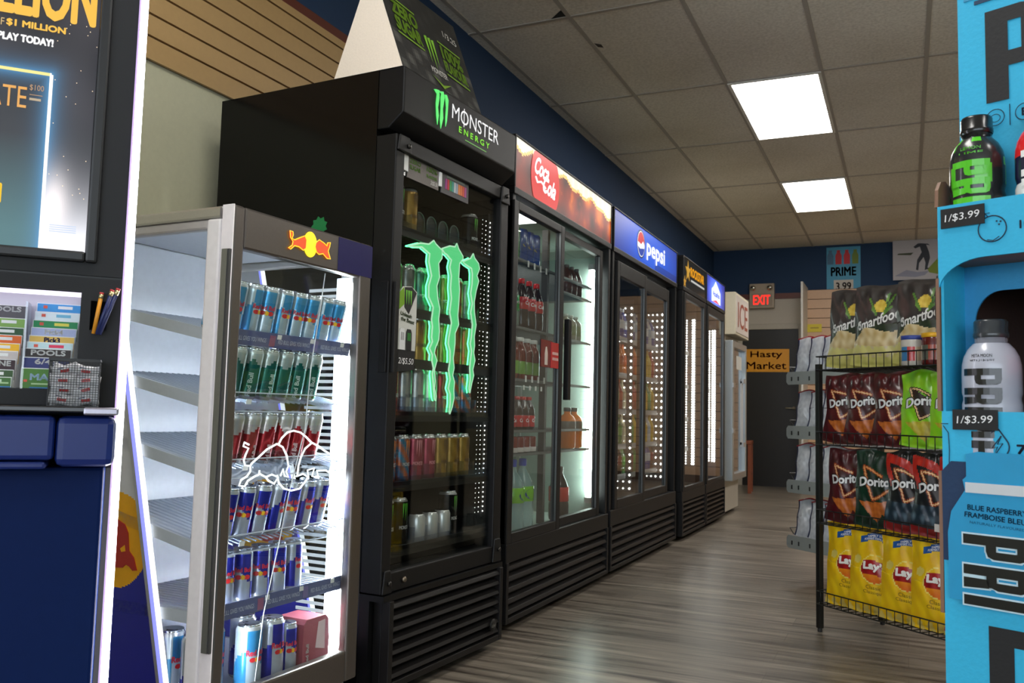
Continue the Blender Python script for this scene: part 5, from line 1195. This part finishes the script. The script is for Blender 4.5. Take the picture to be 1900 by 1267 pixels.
def popcorn(u, v):
    edge = .43 + .10 * (u - .5) + .05 * math.sin(u * 6) + (.0 if u > .22 else -.5 * (.22 - u))
    if v > edge:
        if (((u - .50) / .10) ** 2 + ((v - .735) / .085) ** 2) < 1: return lerp(c(214, 176, 60), c(232, 204, 92), nz2(u, v, 2))
        for a, b_, s_ in ((.30, .82, 1), (.36, .70, 1), (.72, .86, -1), (.62, .88, -1), (.70, .72, -1)):
            if seg(u, v, a, b_, .5 + (.06 if s_ < 0 else -.06), .63, .022, 1.4): return lerp(c(60, 110, 44), c(120, 160, 70), nz2(u, v))
        if v < edge + .09: return lerp(c(36, 44, 34), c(52, 62, 40), nz2(u, v, 2))
        return lerp(c(50, 46, 44), c(72, 66, 63), nz2(u, v, .5))
    if v > .24: return lerp(c(190, 160, 104), c(222, 204, 160), nz2(u, v, 1.1))
    q = nz2(u, v, 1.4); return lerp(c(206, 196, 120), c(190, 168, 150), max(0, q * 2 - 1.2)) if v > .12 else lerp(c(206, 198, 118), c(190, 184, 96), q)
def pop_txt(l, on): l.text('Smartfood', on(.50, .500, R(17)), .044, SATIN, c(232, 230, 226), w=.205, bold=.03, shear=.35, fine=.25)
def tortilla(kind):
    base = dict(red=(c(92, 16, 22), c(58, 14, 18)), lime=(c(120, 196, 30), c(150, 206, 30)), dgreen=(c(16, 52, 34), c(14, 34, 24)), flame=(c(24, 24, 26), c(18, 18, 22)), maroon=(c(84, 14, 24), c(60, 12, 18)))[kind]
    chip = (c(196, 110, 44), c(168, 84, 30)) if kind != 'lime' else (c(196, 180, 60), c(176, 160, 50))
    def f(u, v):
        if kind == 'flame':
            if seg(u, v, -.05, .98, .95, .62, .075, 1.5) or seg(u, v, -.02, .95, .12, .62, .06, 1.5): return lerp(c(206, 40, 24), c(168, 26, 18), nz2(u, v))
            if v < .36: q = nz2(u, v, .9); return lerp(c(30, 44, 56), c(96, 116, 130), max(0, q * 2 - 1)) if v > .10 else c(130, 24, 24)
        elif tri(u, v, .10, .31, .78, .36, .52, .08) or (u > .5 and tri(u, v, .5, .28, 1.0, .38, .75, .12)): return lerp(chip[0], chip[1], nz2(u, v, 2))
        for s_ in ((.18, .78, .42, .36), (.42, .36, .86, .52), (.18, .78, .60, .68)):
            if seg(u, v, *s_, .014, 1.55): return c(230, 190, 140) if kind != 'dgreen' else c(216, 150, 90)
            if seg(u, v, *s_, .034, 1.55): return c(150, 60, 20) if kind != 'lime' else c(60, 30, 14)
        if tri(u, v, .18, .78, .42, .36, .86, .52) : return lerp(c(50, 18, 12), c(26, 12, 12), nz2(u, v)) if kind in ('lime',) else lerp(base[0], c(30, 12, 12), .6)
        return lerp(base[0], base[1], nz2(u, v, .6))
    return f
def tor_txt(kind):
    def f(l, on):
        l.text('Doritos', on(.52, .535, R(4), .0014), .042, SATIN, c(16, 14, 16), w=.158, bold=.11, fine=.22); l.text('Doritos', on(.52, .540, R(4), .0024), .036, SATIN, c(226, 226, 226), w=.150, bold=.055, fine=.22)
        if kind == 'flame': l.text('DINAMITA', on(.72, .44, 0), .008, SATIN, WHITE, w=.035) if False else l.text('BAC', on(.78, .40, 0), .010, SATIN, WHITE, w=.03)
    return f
def lays(u, v):
    dd = math.hypot((u - .52) * .20, (v - .50) * .345)
    if .04 < v and dd < .052:
        k = v - .50
        ctr = .035 * math.sin((u - .52) * 6 + 2.2)
        if -.075 + ctr * .6 < k < .085 + ctr * .3: return lerp(c(176, 26, 30), c(140, 14, 22), nz2(u, v))
        return lerp(c(236, 160, 24), c(226, 110, 20), -k * 8) if k < 0 else c(236, 190, 30)
    if .052 <= dd < .0555: return c(236, 214, 110)
    ar = (v - .845) + (u - .5) ** 2 * .12
    if .22 < u < .80 and abs(ar) < .036: return c(30, 84, 156)
    if math.hypot((u - .18) * .2, (v - .62) * .345) < .016: return c(222, 200, 100)
    if v < .10 and nz2(u, v) > .55: return c(206, 180, 90)
    return lerp(c(240, 200, 16), c(226, 176, 12), nz2(u, v, .5))
def lays_txt(l, on):
    l.text("Lay's", on(.52, .470, R(-4)), .040, SATIN, c(240, 236, 230), w=.098, bold=.07, fine=.22)
    l.text('FAMILY SIZE', on(.52, .848, R(3)), .0085, SATIN, c(224, 228, 236), w=.066, bold=.05, fine=.5); l.text('FORMAT FAMILIAL', on(.50, .818, R(0)), .0085, SATIN, c(224, 228, 236), w=.088, bold=.05, fine=.5)
    l.text('Classic', on(.50, .285, R(-3)), .014, SATIN, c(110, 90, 20), w=.062, bold=.01, fine=.4); l.text('Classique', on(.50, .225, R(-3)), .016, SATIN, c(110, 80, 20), w=.084, bold=.01, fine=.4)
BAGS = dict(pop=(lambda: bag('popcorn_bag', .245, .335, .065, popcorn, pop_txt, seed=2)),
    red=(lambda: bag('chip_bag', .192, .290, .046, tortilla('red'), tor_txt('red'), seed=3)), lime=(lambda: bag('chip_bag', .192, .290, .046, tortilla('lime'), tor_txt('lime'), seed=4)),
    maroon=(lambda: bag('chip_bag', .192, .305, .046, tortilla('maroon'), tor_txt('maroon'), seed=5)), dgreen=(lambda: bag('chip_bag', .192, .305, .046, tortilla('dgreen'), tor_txt('dgreen'), seed=6)),
    flame=(lambda: bag('chip_bag', .192, .310, .046, tortilla('flame'), tor_txt('flame'), seed=7)), lays=(lambda: bag('chip_bag', .222, .350, .055, lays, lays_txt, seed=8)),
    dark=(lambda: bag('chip_bag', .21, .33, .05, lambda u, v: lerp(c(20, 20, 24), c(150, 24, 26), 1 if v < .45 and nz2(u, v) > .4 else 0), None, seed=9)))
def put_bag(k, x, y, z, rz, tilt, lab, grp):
    o = use('bag_' + k, BAGS[k]); place(o, CR, (x, y, z), rz, lab, grp, tilt)
for i, x in enumerate((.135, .280, .475, .655)):
    put_bag('pop', x, .055 - .012 * (i % 2), 1.078, .26, -.10, 'black and cream popcorn bag with corn cob, %s in the top basket' % ORD[i], 'popcorn bags in the top basket')
for i, (x, k, nm) in enumerate(((.105, 'red', 'dark red'), (.218, 'red', 'dark red'), (.358, 'red', 'dark red'), (.488, 'lime', 'lime green'), (.615, 'lime', 'lime green'), (.735, 'lime', 'lime green'))):
    put_bag(k, x, .035, .770, .31, -.07, '%s tortilla chip bag, %s in the second basket from top' % (nm, ORD[i]), 'chip bags in the second basket')
for i, (x, k, nm) in enumerate(((.120, 'maroon', 'dark maroon'), (.265, 'dgreen', 'dark green'), (.415, 'flame', 'black and red'), (.535, 'flame', 'black and red'), (.650, 'flame', 'black and red'))):
    put_bag(k, x, .035, .450, .31, -.07, '%s tortilla chip bag, %s in the third basket from top' % (nm, ORD[i]), 'chip bags in the third basket')
for i, x in enumerate((.130, .252, .405, .540)):
    put_bag('lays', x, .035, .116, .29, -.05, 'bright yellow potato chip bag, %s in the bottom basket' % ORD[i], 'yellow chip bags in the bottom basket')
put_bag('dark', .668, .05, .124, .29, -.05, 'black and red chip bag right of the yellow bags in the bottom basket', 'yellow chip bags in the bottom basket'); 
def jar(lab, x, lid, body, band, h=.105):
    t = thing('dip_jar', lab, 'jar', CR, (x, .008, 1.076)); r = .041
    b = MB(); b.lathe([(r * .9, 0), (r, .006), (r, h * .8), (r * .92, h * .88)], GLOSSP, body, 28); b.build('jar', t)
    b = MB(); b.lathe([(r * 1.01, h * .15), (r * 1.01, h * .62)], GLOSSP, n=28, colf=lambda a, z, k: band[int((a / (2 * PI)) * 9) % 3]); b.build('label', t)
    b = MB(); b.lathe([(r * .95, h * .86), (r * .99, h * .87), (r * .99, h), (0, h)], SATIN, lid, 28); b.build('lid', t)
jar('white dip jar with blue lid in the top basket before the popcorn', .462, c(50, 70, 150), c(196, 190, 180), (c(60, 120, 170), c(190, 60, 60), c(200, 180, 150)), .112)
jar('dark red salsa jar with yellow lid in the top basket', .552, c(226, 170, 30), c(92, 22, 18), (c(90, 90, 80), c(150, 60, 40), c(180, 170, 150)), .116)
jar('dark red salsa jar with yellow lid at the far right of the top basket', .640, c(226, 170, 30), c(92, 22, 18), (c(90, 90, 80), c(150, 60, 40), c(180, 170, 150)), .116)

# ================================================================ snack shelf unit behind the rack, shelf ends towards us
GF = Frame(-.62, 5.0, -40)
gd = thing('snack_shelf_unit', 'grey metal shelf unit with bracket ends behind the chip rack', 'shelf', GF)
for z in (1.055, .760, .468, .170):
    b = MB(); zt = z + .070
    b.prism([(.028, z + .015), (.040, z), (.62, z), (.62, zt), (.040, zt), (.028, zt - .015)], 0, .006, SATIN, c(146, 150, 147))
    b.box(.03, .62, .006, .60, z + .045, z + .052, SATIN, c(130, 132, 132))
    for x in (.065, .115, .195, .245): b.box(x, x + .008, -.002, 0, z + .020, z + .042, SATIN, c(30, 30, 30))
    b.tube([(.03, .05, zt), (.0, .05, zt + .03), (.0, .55, zt + .03), (.03, .55, zt)], .003, METAL, c(90, 90, 90), 5)
    b.build('shelf', gd)
b = MB(); b.box(.60, .64, .0, .03, 0, 1.2, METAL, c(60, 60, 62)); b.box(.60, .64, .57, .60, 0, 1.2, METAL, c(60, 60, 62)); b.box(.50, .64, .1, .60, 0, .04, METAL, c(60, 60, 62)); b.build('upright', gd)
def sbag():
    f = lambda u, v: (c(150, 24, 30) if v > .95 else (c(28, 36, 70) if u < .05 else (c(170, 40, 40) if u > .9 and v < .4 else lerp(c(192, 194, 200), c(212, 214, 218), nz2(u, v)))))
    return bag('snack_bag', .155, .215, .06, f, None, seed=12, nu=20, nv=30)
for zi, (z, lab) in enumerate(((1.108, 'top'), (.813, 'second'), (.521, 'third'), (.223, 'bottom'))):
    for k in range(3):
        o = use('sbag', sbag); place(o, GF, (.115 + k * .095, .075, z), .62, 'silver backed snack bag, %s on the %s shelf behind the rack' % (ORD[k], lab), 'silver snack bags on the %s shelf' % lab, tilt=-.16 if zi != 2 else -.10)
